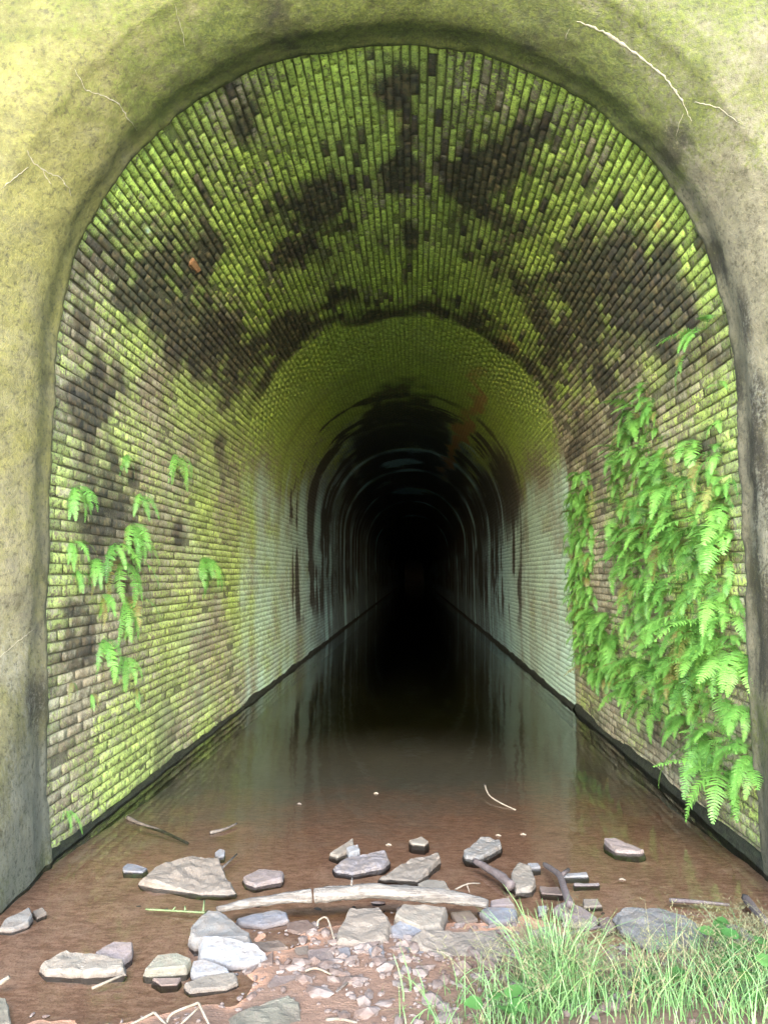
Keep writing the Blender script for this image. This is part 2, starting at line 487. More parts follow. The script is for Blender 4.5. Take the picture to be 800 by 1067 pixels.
def lining_masks(u, v, rnd, rnd2):
    """algae, soot, lime, rust and (brick tone, wet, yellow) of the lining; the depth mask also paints in cool light"""
    a = u - CROWN
    x, z, _, _ = prof(u)
    p2 = np.stack([u, v, 0 * u], 1)
    nb = fbm(p2, 1.3, 4, 11)
    nb2 = fbm(p2 * [1, 0.55, 1], 3.1, 4, 21)
    streak = fbm(np.stack([a * 0.35, v * 2.6, 0 * u], 1), 1.0, 4, 31)       # run-down marks: long along the arch
    crown = 1 - sstep(1.7, 3.2, np.abs(a))
    left = (a < 0)
    near = np.where(a < -1.8, 1 - sstep(YJ - 3.0, YJ + 2.0, v), 1 - sstep(YJ - 0.05, YJ + 0.05, v))
    # --- algae
    mn = 0.42 + 0.36 * crown + np.where(left, 0.08, -0.05) * (1 - crown)
    mn = mn + (nb - 0.5) * 1.1 + (rnd2 - 0.5) * (0.16 + 0.42 * crown)
    mn = mn + 0.22 * np.where(left, 1, 0.0) * (1 - sstep(0.1, 1.0, z)) + 0.12 * crown * (1 - sstep(1.2, 2.2, np.abs(a)))
    mf = 0.52 + 0.42 * crown + (nb - 0.5) * 0.7 + (rnd2 - 0.5) * 0.16 - 0.035 * np.clip(v - 11, 0, 10)
    mf = mf + np.where(left, 0.0, -0.20) * (1 - crown) - 0.2 * sstep(13, 18, v)
    moss = near * mn + (1 - near) * mf
    # --- soot
    so = np.clip(blob_mask(SOOT, u, v) * 1.15 * (0.55 + 0.9 * nb2) + (rnd - 0.5) * 0.30 * (blob_mask(SOOT, u, v) > 0.12), 0, 1) + (rnd2 < 0.10) * 0.32 * near * crown
    band = np.exp(-((v - (YJ - 0.22 + (nb - .5) * .9)) / 0.30) ** 2) * (1 - sstep(1.9, 3.0, np.abs(a)))
    so = np.maximum(so, band * (0.45 + 0.5 * nb2))
    so = so + sstep(0.48, 0.66, nb2) * 0.30 * near
    # locomotive soot on the crown further in, feathered out on the haunches
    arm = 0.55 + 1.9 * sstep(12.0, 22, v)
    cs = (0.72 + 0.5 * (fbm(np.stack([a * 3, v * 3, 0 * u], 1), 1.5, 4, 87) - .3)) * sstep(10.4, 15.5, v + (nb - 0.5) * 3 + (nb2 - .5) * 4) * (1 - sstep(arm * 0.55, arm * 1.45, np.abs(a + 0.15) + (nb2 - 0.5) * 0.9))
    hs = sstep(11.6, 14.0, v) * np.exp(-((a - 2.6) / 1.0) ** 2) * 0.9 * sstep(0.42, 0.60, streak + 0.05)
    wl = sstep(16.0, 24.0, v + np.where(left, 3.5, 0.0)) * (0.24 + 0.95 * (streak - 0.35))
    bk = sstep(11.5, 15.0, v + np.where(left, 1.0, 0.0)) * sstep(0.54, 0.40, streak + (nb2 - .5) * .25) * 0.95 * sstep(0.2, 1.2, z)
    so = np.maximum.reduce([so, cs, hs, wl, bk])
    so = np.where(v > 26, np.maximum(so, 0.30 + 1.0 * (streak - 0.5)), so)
    so = so + 0.22 * sstep(1.0, 0.05, z) * near * (nb2 > 0.45)
    # --- lime
    li = blob_mask(LIME, u, v) + 0.02
    wallm = sstep(2.0, 3.4, np.abs(a))
    li = np.maximum(li, (1 - near) * wallm * np.where(left, 0.60, 0.66) * (0.6 + 0.8 * nb2) * (0.55 + 0.9 * streak) * (1 - 0.75 * sstep(14, 24, v)))
    li = np.maximum(li, near * wallm * np.where(left, 0.24 + 0.30 * sstep(5.5, 9.3, v), 0.30) * (0.4 + 1.2 * nb2))
    drip = sstep(0.60, 0.70, streak) * sstep(11, 13, v) * (1 - 0.55 * sstep(20, 36, v)) * sstep(1.2, 2.4, np.abs(a)) * (0.35 + 0.65 * wallm)
    li = np.maximum(li, drip * 0.85)
    so = so * (1 - 0.8 * drip) * (1 - 0.9 * blob_mask(LIME, u, v))
    ring = sum(np.exp(-((v - vc) / (0.02 * vc)) ** 2) * kk for vc, kk in ((16.2, .5), (19.5, .7), (23.5, .8), (28.5, .8), (34, .8), (42, .9))) * np.clip(1.9 * fbm(np.stack([a * 1.3, v * .6, 0 * u], 1), 1.0, 3, 133) - .25, 0, 1.3)
    li = np.maximum(li, ring); so = so * (1 - 0.8 * np.clip(ring, 0, 1))
    ru = blob_mask(RUST, u, v)
    so = so * (1 - 0.75 * np.clip(ru * 1.2, 0, 1) * (v > 11))
    yel = np.clip(0.15 + np.where(left, 0.40, 0.30) * sstep(1.6, 3.0, np.abs(a)) * near + (nb2 - 0.5) * 0.5, 0, 1)
    wet_cool = np.clip(sstep(12, 18, v), 0, 1)  # grows with depth: slight sheen, plus painted cool light on the lining
    clip = lambda t: np.clip(t, 0, 1)
    return np.stack([clip(moss), clip(so), clip(li), clip(ru)], 1), clip(wet_cool), yel


# ------------------------------------------------------------------ brick lining: every course modelled, one mesh per stretch of tunnel
def brick_field(name, va, vb, ch, bl, nu, nv, gap_u, gap_v, rough, seed, parent, umin, umax, proud=0.0):
    r = np.random.default_rng(seed)
    ue = [umin]
    while ue[-1] < umax - 0.02:                       # slimmer courses over the crown
        ue.append(ue[-1] + ch * (0.83 + 0.17 * float(sstep(1.9, 3.0, abs(ue[-1] - CROWN)))))
    ue = np.array(ue); ue = umin + (ue - umin) * (umax - umin) / (ue[-1] - umin)
    ncourse = len(ue) - 1
    U0, V0, U1, V1, ID = [], [], [], [], []
    for i in range(ncourse):
        off = (0.5 if i % 2 else 0.0) * bl + r.uniform(-0.03, 0.03)
        edges = np.arange(va - off, vb + bl, bl) + r.normal(0, 0.006, len(np.arange(va - off, vb + bl, bl)))
        edges = np.clip(edges, va + r.uniform(0, 0.035), vb)
        for k in range(len(edges) - 1):
            if edges[k + 1] - edges[k] < 0.05: continue
            U0.append(ue[i]); U1.append(ue[i + 1]); V0.append(edges[k]); V1.append(edges[k + 1])
    U0, U1, V0, V1 = map(np.array, (U0, U1, V0, V1))
    N = len(U0)
    gu_ = gap_u * r.uniform(0.6, 1.5, N); gv_ = gap_v * r.uniform(0.6, 1.5, N)
    U0 = U0 + gu_ / 2 + r.normal(0, 0.0022, N); U1 = U1 - gu_ / 2 + r.normal(0, 0.0022, N); V0 = V0 + gv_ / 2; V1 = V1 - gv_ / 2
    su = np.r_[0, np.linspace(0, 1, nu + 1), 1]; sv = np.r_[0, np.linspace(0, 1, nv + 1), 1]
    a, b = nu + 3, nv + 3
    SU, SV = np.meshgrid(su, sv, indexing='ij')
    edge = np.zeros((a, b)); edge[[0, -1], :] = 1; edge[:, [0, -1]] = 1
    ew = np.zeros((a, b)); ew[:, [0, -1]] = 0.40; ew[[0, -1], :] = 1.0      # end joints are tighter than the bed joints
    rim = np.zeros((a, b)); rim[[1, -2], :] = 1; rim[:, [1, -2]] = 1; rim[edge > 0] = 0
    SU, SV, edge, rim, ew = SU.ravel(), SV.ravel(), edge.ravel(), rim.ravel(), ew.ravel()
    # rounded shoulder: rim vertices sit a little inside the outline
    ins_u = (SU - 0.5) * -2 * rim * 0.004; ins_v = (SV - 0.5) * -2 * rim * 0.004
    u = U0[:, None] + (U1 - U0)[:, None] * SU[None] + ins_u[None]
    v = V0[:, None] + (V1 - V0)[:, None] * SV[None] + ins_v[None]
    h0 = r.normal(0, rough, N); t1 = r.normal(0, rough * 0.8, N); t2 = r.normal(0, rough * 0.8, N)
    lost = r.random(N) < (0.025 if rough > 0.002 else 0.0)
    h0[lost] -= r.uniform(0.008, 0.020, lost.sum())
    h = h0[:, None] + t1[:, None] * (SU - 0.5)[None] + t2[:, None] * (SV - 0.5)[None]
    ac = np.abs((U0 + U1) / 2 - CROWN)[:, None]
    deepj = 0.010 + 0.014 * (1 - sstep(1.8, 3.0, ac))              # mortar washed out of the crown, fuller on the walls
    h = h - (edge * ew)[None] * deepj - rim[None] * 0.0010
    shp = u.shape
    uf, vf, hf = u.ravel(), v.ravel(), h.ravel()
    q = np.stack([uf, vf, 0 * uf], 1)
    hf = hf + (fbm(q, 22, 3, seed + 3) - 0.5) * rough * 2.2 * np.broadcast_to(1 - edge, shp).ravel()
    hf = hf + (fbm(q, 0.9, 2, 77) - 0.5) * 0.05
    V = wall_pt(uf, vf, hf - LIN_OUT + proud)
    base = grid_quads(a, b)
    Q = (base[None] + (np.arange(N) * a * b)[:, None, None]).reshape(-1, 4)
    o = np_mesh(name, V, Q, M_LIN, parent, smooth=False)
    jf = np.broadcast_to(edge * ew, shp).ravel() * (0.45 + 0.5 * (1 - sstep(1.8, 3.2, np.abs(uf - CROWN))) + 0.55 * (fbm(q, 2.5, 3, 123) - .5))
    jf = np.clip(jf, 0, 1)
    rnd = np.repeat(r.random(N) if va < YJ else 0.45 + 0.03 * r.random(N), a * b); rnd2 = np.repeat(r.random(N), a * b)
    stain, wet_cool, yel = lining_masks(uf, vf, rnd, rnd2)
    set_attr(o, "stain", stain)
    set_attr(o, "brick", np.stack([rnd, jf, wet_cool, yel], 1))
    return o


def backing(name, us, vs, h, joint, parent, seed, tuck=False):
    U, V = np.meshgrid(us, vs, indexing='ij')
    u, v = U.ravel(), V.ravel()
    q = np.stack([u, v, 0 * u], 1)
    hh = h + (fbm(q, 0.9, 2, 77) - 0.5) * 0.05 + (fbm(q, 8, 3, seed) - 0.5) * 0.006
    if tuck: hh = np.where(v <= vs[0] + 1e-6, -0.25, hh)       # first ring turns out behind the bricks
    o = np_mesh(name, wall_pt(u, v, hh - LIN_OUT), grid_quads(len(us), len(vs)), M_LIN, parent)
    stain, wet_cool, yel = lining_masks(u, v, np.full_like(u, 0.5), np.full_like(u, 0.5))
    set_attr(o, "stain", stain)
    set_attr(o, "brick", np.stack([np.full_like(u, 0.6), np.full_like(u, joint), wet_cool, yel], 1))
    return o


tunnel = empty("brick_tunnel", (-0.1, YJ, 0))
tag(tunnel, "long green algae covered brick tunnel running into darkness over still water", "tunnel")
TI = Matrix.Translation(tunnel.location).inverted()


def under(o, root):
    o.parent = root
    o.matrix_parent_inverse = Matrix.Translation(root.location).inverted()
    return o


us_near = np.linspace(0, ULEN, 420)
near = brick_field("brick_vault", Y0, YJ, 0.066, 0.222, 2, 4, 0.0060, 0.0022, 0.0026, 101, None, UBASE_L + 0.02, UBASE_R - 0.02)
under(near, tunnel)["label"] = "mossy near brick vault with dark eroded joints"
mort = under(backing("mortar_bed", us_near, np.linspace(Y0 - 0.02, YJ, 160), -0.010, 0.75, None, 5), near)
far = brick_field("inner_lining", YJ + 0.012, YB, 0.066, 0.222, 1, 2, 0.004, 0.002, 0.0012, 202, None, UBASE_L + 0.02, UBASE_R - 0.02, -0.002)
under(far, tunnel)["label"] = "limewashed and sooty inner brick lining beyond the joint"
mort2 = under(backing("mortar_bed", np.linspace(0, ULEN, 300), np.r_[np.linspace(YJ - 0.03, YB, 240)], -0.008, 0.45, None, 6), far)
mort.parent = near; mort.matrix_parent_inverse = near.matrix_basis.inverted()
mort2.parent = far; mort2.matrix_parent_inverse = far.matrix_basis.inverted()
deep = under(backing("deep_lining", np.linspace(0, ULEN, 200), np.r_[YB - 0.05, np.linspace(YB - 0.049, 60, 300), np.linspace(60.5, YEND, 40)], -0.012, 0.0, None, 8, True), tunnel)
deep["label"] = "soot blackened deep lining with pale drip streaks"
# the step face where the inner lining begins
su = np.linspace(UBASE_L, UBASE_R, 200)
A = wall_pt(su, np.full(200, YJ + 0.010), -LIN_OUT - 0.05 + 0 * su); B = wall_pt(su, np.full(200, YJ + 0.008), -LIN_OUT - 0.020 + (fbm(np.stack([su, su * 0 + YJ, su * 0], 1), 0.9, 2, 77) - 0.5) * 0.05)
step = np_mesh("joint_step", np.stack([A, B], 1).reshape(-1, 3), grid_quads(200, 2), M_LIN)
s_, w_, y_ = lining_masks(np.repeat(su, 2), np.full(400, YJ), np.full(400, .5), np.full(400, .4))
set_attr(step, "stain", s_); set_attr(step, "brick", np.stack([np.full(400, .4), np.full(400, .3), w_, y_], 1))
under(step, tunnel)
# cap added out of sight at the far end to block the sky
pe = PR[::12]
cap = mesh_obj("sky_blocker", [(-.12 + (p[0] + .12) * 1.15, YEND - 0.3, 2.0 + (p[1] - 2.0) * 1.15) for p in pe], [list(range(len(pe)))], M_PLINTH, smooth=False)
under(cap, tunnel)


def plinth(side, y0, y1, h, proud, seed):
    n = max(int((y1 - y0) / 0.09), 4)
    ys = np.linspace(y0, y1, n)
    rows = []
    for (dz, dp) in ((-0.5, proud + .01), (0.02, proud + .006), (h * 0.55, proud), (h - 0.015, proud - 0.004), (h, proud - 0.016), (h + 0.004, -0.06)):
        zz = dz + (fbm(np.stack([ys, ys * 0 + dz * 9, ys * 0 + seed], 1), 4.0, 3, seed) - 0.5) * (0.06 if dz > 0.03 else 0)
        pp = dp + (fbm(np.stack([ys, ys * 0 + dz * 9, ys * 0 + seed + 4], 1), 5.0, 4, seed) - 0.5) * 0.03
        u = np.where(side < 0, np.interp(zz, PR[:200, 1], SEG[:200]), 0) if side < 0 else np.interp(-zz, -PR[-200:, 1], SEG[-200:])
        rows.append(wall_pt(u, ys, pp - LIN_OUT))
    o = np_mesh("plinth", np.concatenate(rows), grid_quads(len(rows), n), M_PLINTH)
    return under(o, tunnel)


plinth(-1, Y0, YJ, 0.035, 0.020, 3)["label"] = "dark damp plinth under the left brick wall"
plinth(1, Y0, YJ, 0.06, 0.015, 4)["label"] = "tall dark plinth under the ferns"
plinth(-1, YJ + .01, 90, 0.050, 0.030, 5)
plinth(1, YJ + .01, 90, 0.055, 0.030, 6)

# ------------------------------------------------------------------ concrete portal: bell mouth flaring towards the viewer
#          (Y, outward offset, bumpiness)
ST = [(4.40, 0.55), (4.385, 0.30), (4.375, 0.05), (4.365, 0.012), (4.345, 0.0), (4.32, -0.002), (4.29, 0.006), (4.255, 0.010), (4.22, 0.009), (4.18, 0.007),
      (4.15, 0.010), (4.11, 0.022), (4.07, 0.040), (4.03, 0.060), (3.99, 0.084), (3.95, 0.112), (3.91, 0.142), (3.875, 0.172), (3.835, 0.20), (3.81, 0.25),
      (3.79, 0.31), (3.775, 0.38), (3.765, 0.46), (3.757, 0.56), (3.75, 0.70), (3.745, 0.90), (3.742, 1.2), (3.74, 1.7), (3.74, 2.4), (3.74, 3.6)]
ST = np.array(ST)
SD = np.r_[0, np.cumsum(np.linalg.norm(np.diff(ST, axis=0), axis=1))]
ss_ = np.r_[np.linspace(SD[0], SD[1], 3), np.linspace(SD[2], SD[23], 70), np.linspace(SD[24], SD[27], 34), SD[28], SD[29]]
pu = np.linspace(0.05, ULEN - 0.05, 520)
PU, PS = np.meshgrid(pu, ss_, indexing='ij')
u, s = PU.ravel(), PS.ravel()
py_, po_ = np.interp(s, SD, ST[:, 0]), np.interp(s, SD, ST[:, 1])
x, z, nx, nz = prof(u)
low = 1 - sstep(0.0, 1.25, z)
k = sstep(4.30, 4.05, py_)
py_ = py_ - low * k * 0.62 * sstep(4.32, 3.95, py_)
po_ = po_ * (1 - 0.6 * low * (po_ < 0.5)) - low * k * 0.075
q = np.stack([x - nx * po_, py_, z - nz * po_], 1)
bm = (fbm(q, 2.4, 4, 41) - 0.5) * 0.055 + (fbm(q, 14, 3, 43) - 0.5) * 0.016
edge_wear = np.exp(-((s - SD[4]) / 0.03) ** 2) * (fbm(q, 5, 5, 47, .65) - 0.5) * 0.05
h = bm + edge_wear
Vp = np.stack([x - nx * (po_ - h), py_ - h * sstep(0.05, 0.4, po_), z - nz * (po_ - h)], 1)
portal = empty("tunnel_portal", (0, 3.74, 0))
tag(portal, "weathered concrete portal with rounded arch edge around the brick tunnel mouth", "portal")
Qp = grid_quads(len(pu), len(ss_))
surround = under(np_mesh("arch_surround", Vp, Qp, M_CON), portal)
PBVH = BVHTree.FromPolygons([Vector(v) for v in Vp], Qp.tolist())


def on_portal(px, py):
    r = PBVH.ray_cast(Vector((0, 0, EYE)), ray(px, py).normalized())
    return r[0], r[1]


def pblob(lst):
    out = np.zeros(len(Vp))
    for px, py, r, kz, kk in lst:
        c = on_portal(px, py)[0]
        if c is None: continue
        d = (Vp - np.array(c)) / np.array([r, r * 1.5, r * kz])
        out = np.maximum(out, kk * np.exp(-(d ** 2).sum(1)))
    return out


nb = fbm(q, 1.4, 4, 51); nb2 = fbm(q, 4.0, 4, 53)
lowp = 1 - sstep(1.0, 3.6, z)
leftw = 1 - sstep(-0.6, 1.5, x)
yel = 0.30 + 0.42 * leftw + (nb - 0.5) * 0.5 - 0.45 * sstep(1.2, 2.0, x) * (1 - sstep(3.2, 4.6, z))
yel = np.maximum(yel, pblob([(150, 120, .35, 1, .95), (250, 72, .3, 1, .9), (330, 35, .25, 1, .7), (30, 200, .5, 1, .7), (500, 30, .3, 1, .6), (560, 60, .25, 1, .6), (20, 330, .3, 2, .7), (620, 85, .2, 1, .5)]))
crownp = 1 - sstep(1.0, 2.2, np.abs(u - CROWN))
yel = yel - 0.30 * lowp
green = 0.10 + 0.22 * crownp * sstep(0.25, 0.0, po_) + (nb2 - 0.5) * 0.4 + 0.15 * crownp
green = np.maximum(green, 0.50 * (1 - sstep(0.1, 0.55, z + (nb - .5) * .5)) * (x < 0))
green = green + 0.24 * sstep(0.6, 1.6, x) * sstep(3.0, 4.0, z) + 0.02 + 0.30 * sstep(3.3, 4.6, z) * (0.4 + 1.2 * nb)  # height term paints the arch top darker, as shading laid over the algae
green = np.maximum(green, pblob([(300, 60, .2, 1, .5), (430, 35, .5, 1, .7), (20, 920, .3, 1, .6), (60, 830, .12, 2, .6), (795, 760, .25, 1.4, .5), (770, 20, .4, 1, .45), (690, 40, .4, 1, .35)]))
inner = np.exp(-((s - SD[7]) / 0.035) ** 2)  # ring in the cove behind the lip, its shade painted into the colour
dark = 0.0 + 0.22 * inner * (0.5 + nb2) * np.where(x > -0.6, 1.0, 0.45) + (nb2 - 0.5) * 0.3
dark = np.maximum(dark, pblob([(38, 735, .10, 2.2, .85), (290, 25, .3, 1, .55), (220, 40, .25, 1, .4), (560, 20, .25, 1, .5), (640, 60, .2, 1, .4), (700, 160, .12, 1.5, .7), (745, 270, .10, 2.5, .8), (785, 470, .08, 4.0, .8), (790, 600, .09, 4, .85), (770, 400, .07, 3, .7), (795, 690, .10, 3, .7), (792, 540, .06, 9, 1.4), (797, 640, .06, 6, 1.3), (790, 420, .05, 4, 1.2), (775, 330, .05, 5, .8)]))
lime = 0.04 + pblob([(20, 900, .2, 1.5, .5), (35, 830, .16, 2.2, .75), (55, 800, .08, 2.0, .45), (795, 390, .16, 2.5, .40), (799, 560, .1, 4, .65), (785, 560, .03, 6, .6), (780, 330, .1, 2, .35), (770, 250, .12, 2, .3), (10, 690, .1, 2, .25)])
lime = lime + 0.16 * sstep(1.0, 1.7, x) * nb2 + 0.30 * leftw * (1 - sstep(0.8, 3.2, z)) * (0.4 + 1.2 * nb2)
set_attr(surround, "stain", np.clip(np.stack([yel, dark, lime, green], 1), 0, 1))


def crack(pts, w0, w1, seed, label=None):
    r = random.Random(seed)
    P = []
    for i in range(len(pts) - 1):
        (x0, y0), (x1, y1) = pts[i], pts[i + 1]
        n = max(int(math.hypot(x1 - x0, y1 - y0) / 3), 1)
        for k in range(n):
            t = k / n
            P.append((x0 + (x1 - x0) * t + r.uniform(-.8, .8), y0 + (y1 - y0) * t + r.uniform(-.8, .8)))
    P.append(pts[-1])
    hits = [on_portal(*p) for p in P]
    hits = [h for h in hits if h[0] is not None]
    vs, fs = [], []
    for i, (c, n) in enumerate(hits):
        if n.dot(Vector((0, 0, EYE)) - c) < 0: n = -n
        a, b = hits[max(i - 1, 0)][0], hits[min(i + 1, len(hits) - 1)][0]
        side = (b - a).cross(n).normalized()
        t = i / max(len(hits) - 1, 1)
        w = (w0 + (w1 - w0) * t) * 0.62 * r.uniform(0.35, 1.4) * min(1, 4 * t + .25, 4 * (1 - t) + .25)
        up = n * 0.0018
        vs += [c - side * w - n * 0.004, c - side * w * 0.5 + up, c + side * w * 0.5 + up, c + side * w - n * 0.004]
        if i:
            o = (i - 1) * 4
            fs += [(o + j, o + j + 1, o + j + 5, o + j + 4) for j in range(3)]
    o = mesh_obj("crack", vs, fs, M_CRACK)
    under(o, portal)
    if label: o["label"] = label
    return o


crack([(601, 22), (630, 34), (665, 58), (692, 80), (708, 102), (720, 126)], .022, .012, 1, "long wide pale crack at the upper right")
crack([(722, 106), (748, 112), (772, 130)], .006, .004, 2)
crack([(712, 118), (706, 132), (704, 142)], .005, .003, 3)
crack([(78, 72), (90, 94), (108, 100), (124, 108), (134, 124), (143, 136)], .006, .006, 4, "thin branching crack at the upper left")
crack([(0, 197), (18, 184), (30, 174)], .005, .005, 5)
crack([(28, 156), (36, 170), (50, 180), (62, 184), (72, 196), (74, 204)], .008, .006, 6)
crack([(44, 176), (52, 190), (54, 192)], .006, .005, 12)
crack([(182, 4), (188, 24), (194, 52)], .004, .003, 7)
crack([(0, 685), (20, 668), (36, 655)], .005, .004, 8)
crack([(593, 30), (589, 40)], .008, .005, 9)
# ------------------------------------------------------------------ ground, stream bed, water
def bed_z(x, y):
    p = np.stack([x, y, 0 * x], 1)
    n = fbm(p, 2.2, 4, 61) - 0.5
    n2 = fbm(p, 9.0, 4, 63) - 0.5
    base = np.interp(y, [0.5, 1.6, 2.4, 3.0, 3.35, 3.7, 4.1, 4.6, 5.5, 8, 30, 200], [0.16, 0.12, 0.03, 0.004, 0.001, -0.013, -0.020, -0.040, -0.10, -0.22, -0.35, -0.35])
    base = base + n * 0.045 * sstep(6, 3.5, y) + n2 * 0.016
    mud = np.exp(-((x - 0.05) / 0.75) ** 2 - ((y - 3.15) / 0.5) ** 2) * 0.022
    leftpool = np.exp(-((x + 1.25) / 0.55) ** 2 - ((y - 3.1) / 0.6) ** 2) * -0.030
    bank = 0.13 * sstep(0.15, 1.0, x - (y - 2.9) * 0.9) * sstep(3.45, 2.6, y)
    side = 0.5 * sstep(2.6, 5.0, np.abs(x))* sstep(4.0, 3.0, y)
    return base + mud + leftpool + bank + side


def axis(parts):
    return np.concatenate([np.linspace(a, b, n, endpoint=False) for a, b, n in parts] + [[parts[-1][1]]])


gx = axis([(-400, -20, 6), (-20, -3, 12), (-3, 3, 260), (3, 20, 12), (20, 400, 6)])
gy = axis([(-400, -20, 6), (-20, 0, 14), (0, 2.0, 24), (2.0, 5.5, 170), (5.5, 12, 70), (12, 40, 30), (40, 400, 8)])
GX, GY = np.meshgrid(gx, gy, indexing='ij')
gz = bed_z(GX.ravel(), GY.ravel())
ground = np_mesh("ground", np.stack([GX.ravel(), GY.ravel(), gz], 1), grid_quads(len(gx), len(gy))[:, ::-1], M_MUD)
tag(ground, "red brown silty stream bed and soil in front of the tunnel", "ground", kind="structure")
GB = BVHTree.FromPolygons([Vector(v) for v in np.stack([GX.ravel(), GY.ravel(), gz], 1)], grid_quads(len(gx), len(gy)).tolist())


def ground_z(x, y):
    h = GB.ray_cast(Vector((x, y, 5)), Vector((0, 0, -1)))[0]
    return h.z if h else 0.0


wx = np.linspace(-2.4, 2.4, 25); wy = axis([(1.9, 12, 60), (12, YEND, 40)])
WX, WY = np.meshgrid(wx, wy, indexing='ij')
water = np_mesh("water", np.stack([WX.ravel(), WY.ravel(), 0 * WX.ravel()], 1), grid_quads(len(wx), len(wy))[:, ::-1], M_WATER)
tag(water, "shallow still water reflecting the tunnel walls", "water", kind="structure")


# ------------------------------------------------------------------ stones
def rock(poly, hb, hf, color, name="stone", label=None, group="loose stones in the shallow water", seed=0, flare=1.10, rough=0.0085):
    """poly: outline of the top face seen on the ground, hb / hf: height of its far and near edge"""
    r = random.Random(seed * 31 + len(poly))
    ys = [p[1] for p in poly]
    lo, hi = min(ys), max(ys)
    top = []
    hb, hf = hb * 0.62, hf * 0.44
    for (px, py) in poly:
        t = (py - lo) / max(hi - lo, 1e-3)
        top.append(at_z(px, py, hb + (hf - hb) * t))
    c = sum(top, Vector()) / len(top)
    gz0 = min(ground_z(c.x, c.y), 0.0)
    base = Vector((c.x, c.y, gz0))
    n = len(top)
    bm = bmesh.new()
    vt = [bm.verts.new(p - base) for p in top]
    md = [bm.verts.new(Vector((c.x + (p.x - c.x) * flare * r.uniform(.97, 1.05), c.y + (p.y - c.y) * flare * r.uniform(.97, 1.05), gz0 + (p.z - gz0) * r.uniform(.25, .5))) - base) for p in top]
    bt = [bm.verts.new(Vector((c.x + (p.x - c.x) * 0.95, c.y + (p.y - c.y) * 0.95, gz0 - 0.05)) - base) for p in top]
    bm.faces.new(vt)
    for i in range(n):
        j = (i + 1) % n
        bm.faces.new((vt[j], vt[i], md[i], md[j]))
        bm.faces.new((md[j], md[i], bt[i], bt[j]))
    bm.faces.new(bt[::-1])
    bm.normal_update()
    bmesh.ops.recalc_face_normals(bm, faces=bm.faces)
    size = max((a - b).length for a in top for b in top)
    bv = min(0.005, size * 0.03)
    bmesh.ops.bevel(bm, geom=list(bm.edges), offset=bv, segments=1, affect='EDGES', clamp_overlap=True)
    bmesh.ops.triangulate(bm, faces=[f for f in bm.faces if len(f.verts) > 4], quad_method='BEAUTY', ngon_method='BEAUTY')
    for _ in range(4 if size > .3 else 3):
        es = [e for e in bm.edges if e.calc_length() > max(0.018, size * 0.055)]
        if not es: break
        bmesh.ops.subdivide_edges(bm, edges=es, cuts=1, use_grid_fill=True)
    bmesh.ops.triangulate(bm, faces=list(bm.faces))
    bm.normal_update()
    co = np.array([v.co[:] for v in bm.verts]); no = np.array([v.normal[:] for v in bm.verts])
    pp = co + np.array(base) + seed * 3.7
    amp = rough * min(1.6, max(0.4, size / 0.25))
    # terraced noise: split stone rather than pebble
    f1 = fbm(pp, 11, 3, 71); f2 = fbm(pp * [1, 1, 2.0], 30, 3, 73)
    ter = np.floor(f1 * 9) / 9
    d = (ter - 0.5) * 1.6 * amp + (f1 - 0.5) * 1.2 * amp + (f2 - 0.5) * 1.1 * amp
    co = co + no * d[:, None]
    for v, p in zip(bm.verts, co): v.co = p
    me = bpy.data.meshes.new(name)
    bm.to_mesh(me); bm.free()
    me.polygons.foreach_set("use_smooth", [False] * len(me.polygons))
    me.materials.append(M_ROCK)
    o = bpy.data.objects.new(name, me)
    o.location = base
    o.color = (*color, 1)
    col.objects.link(o)
    tag(o, label, "stone", group)
    return o


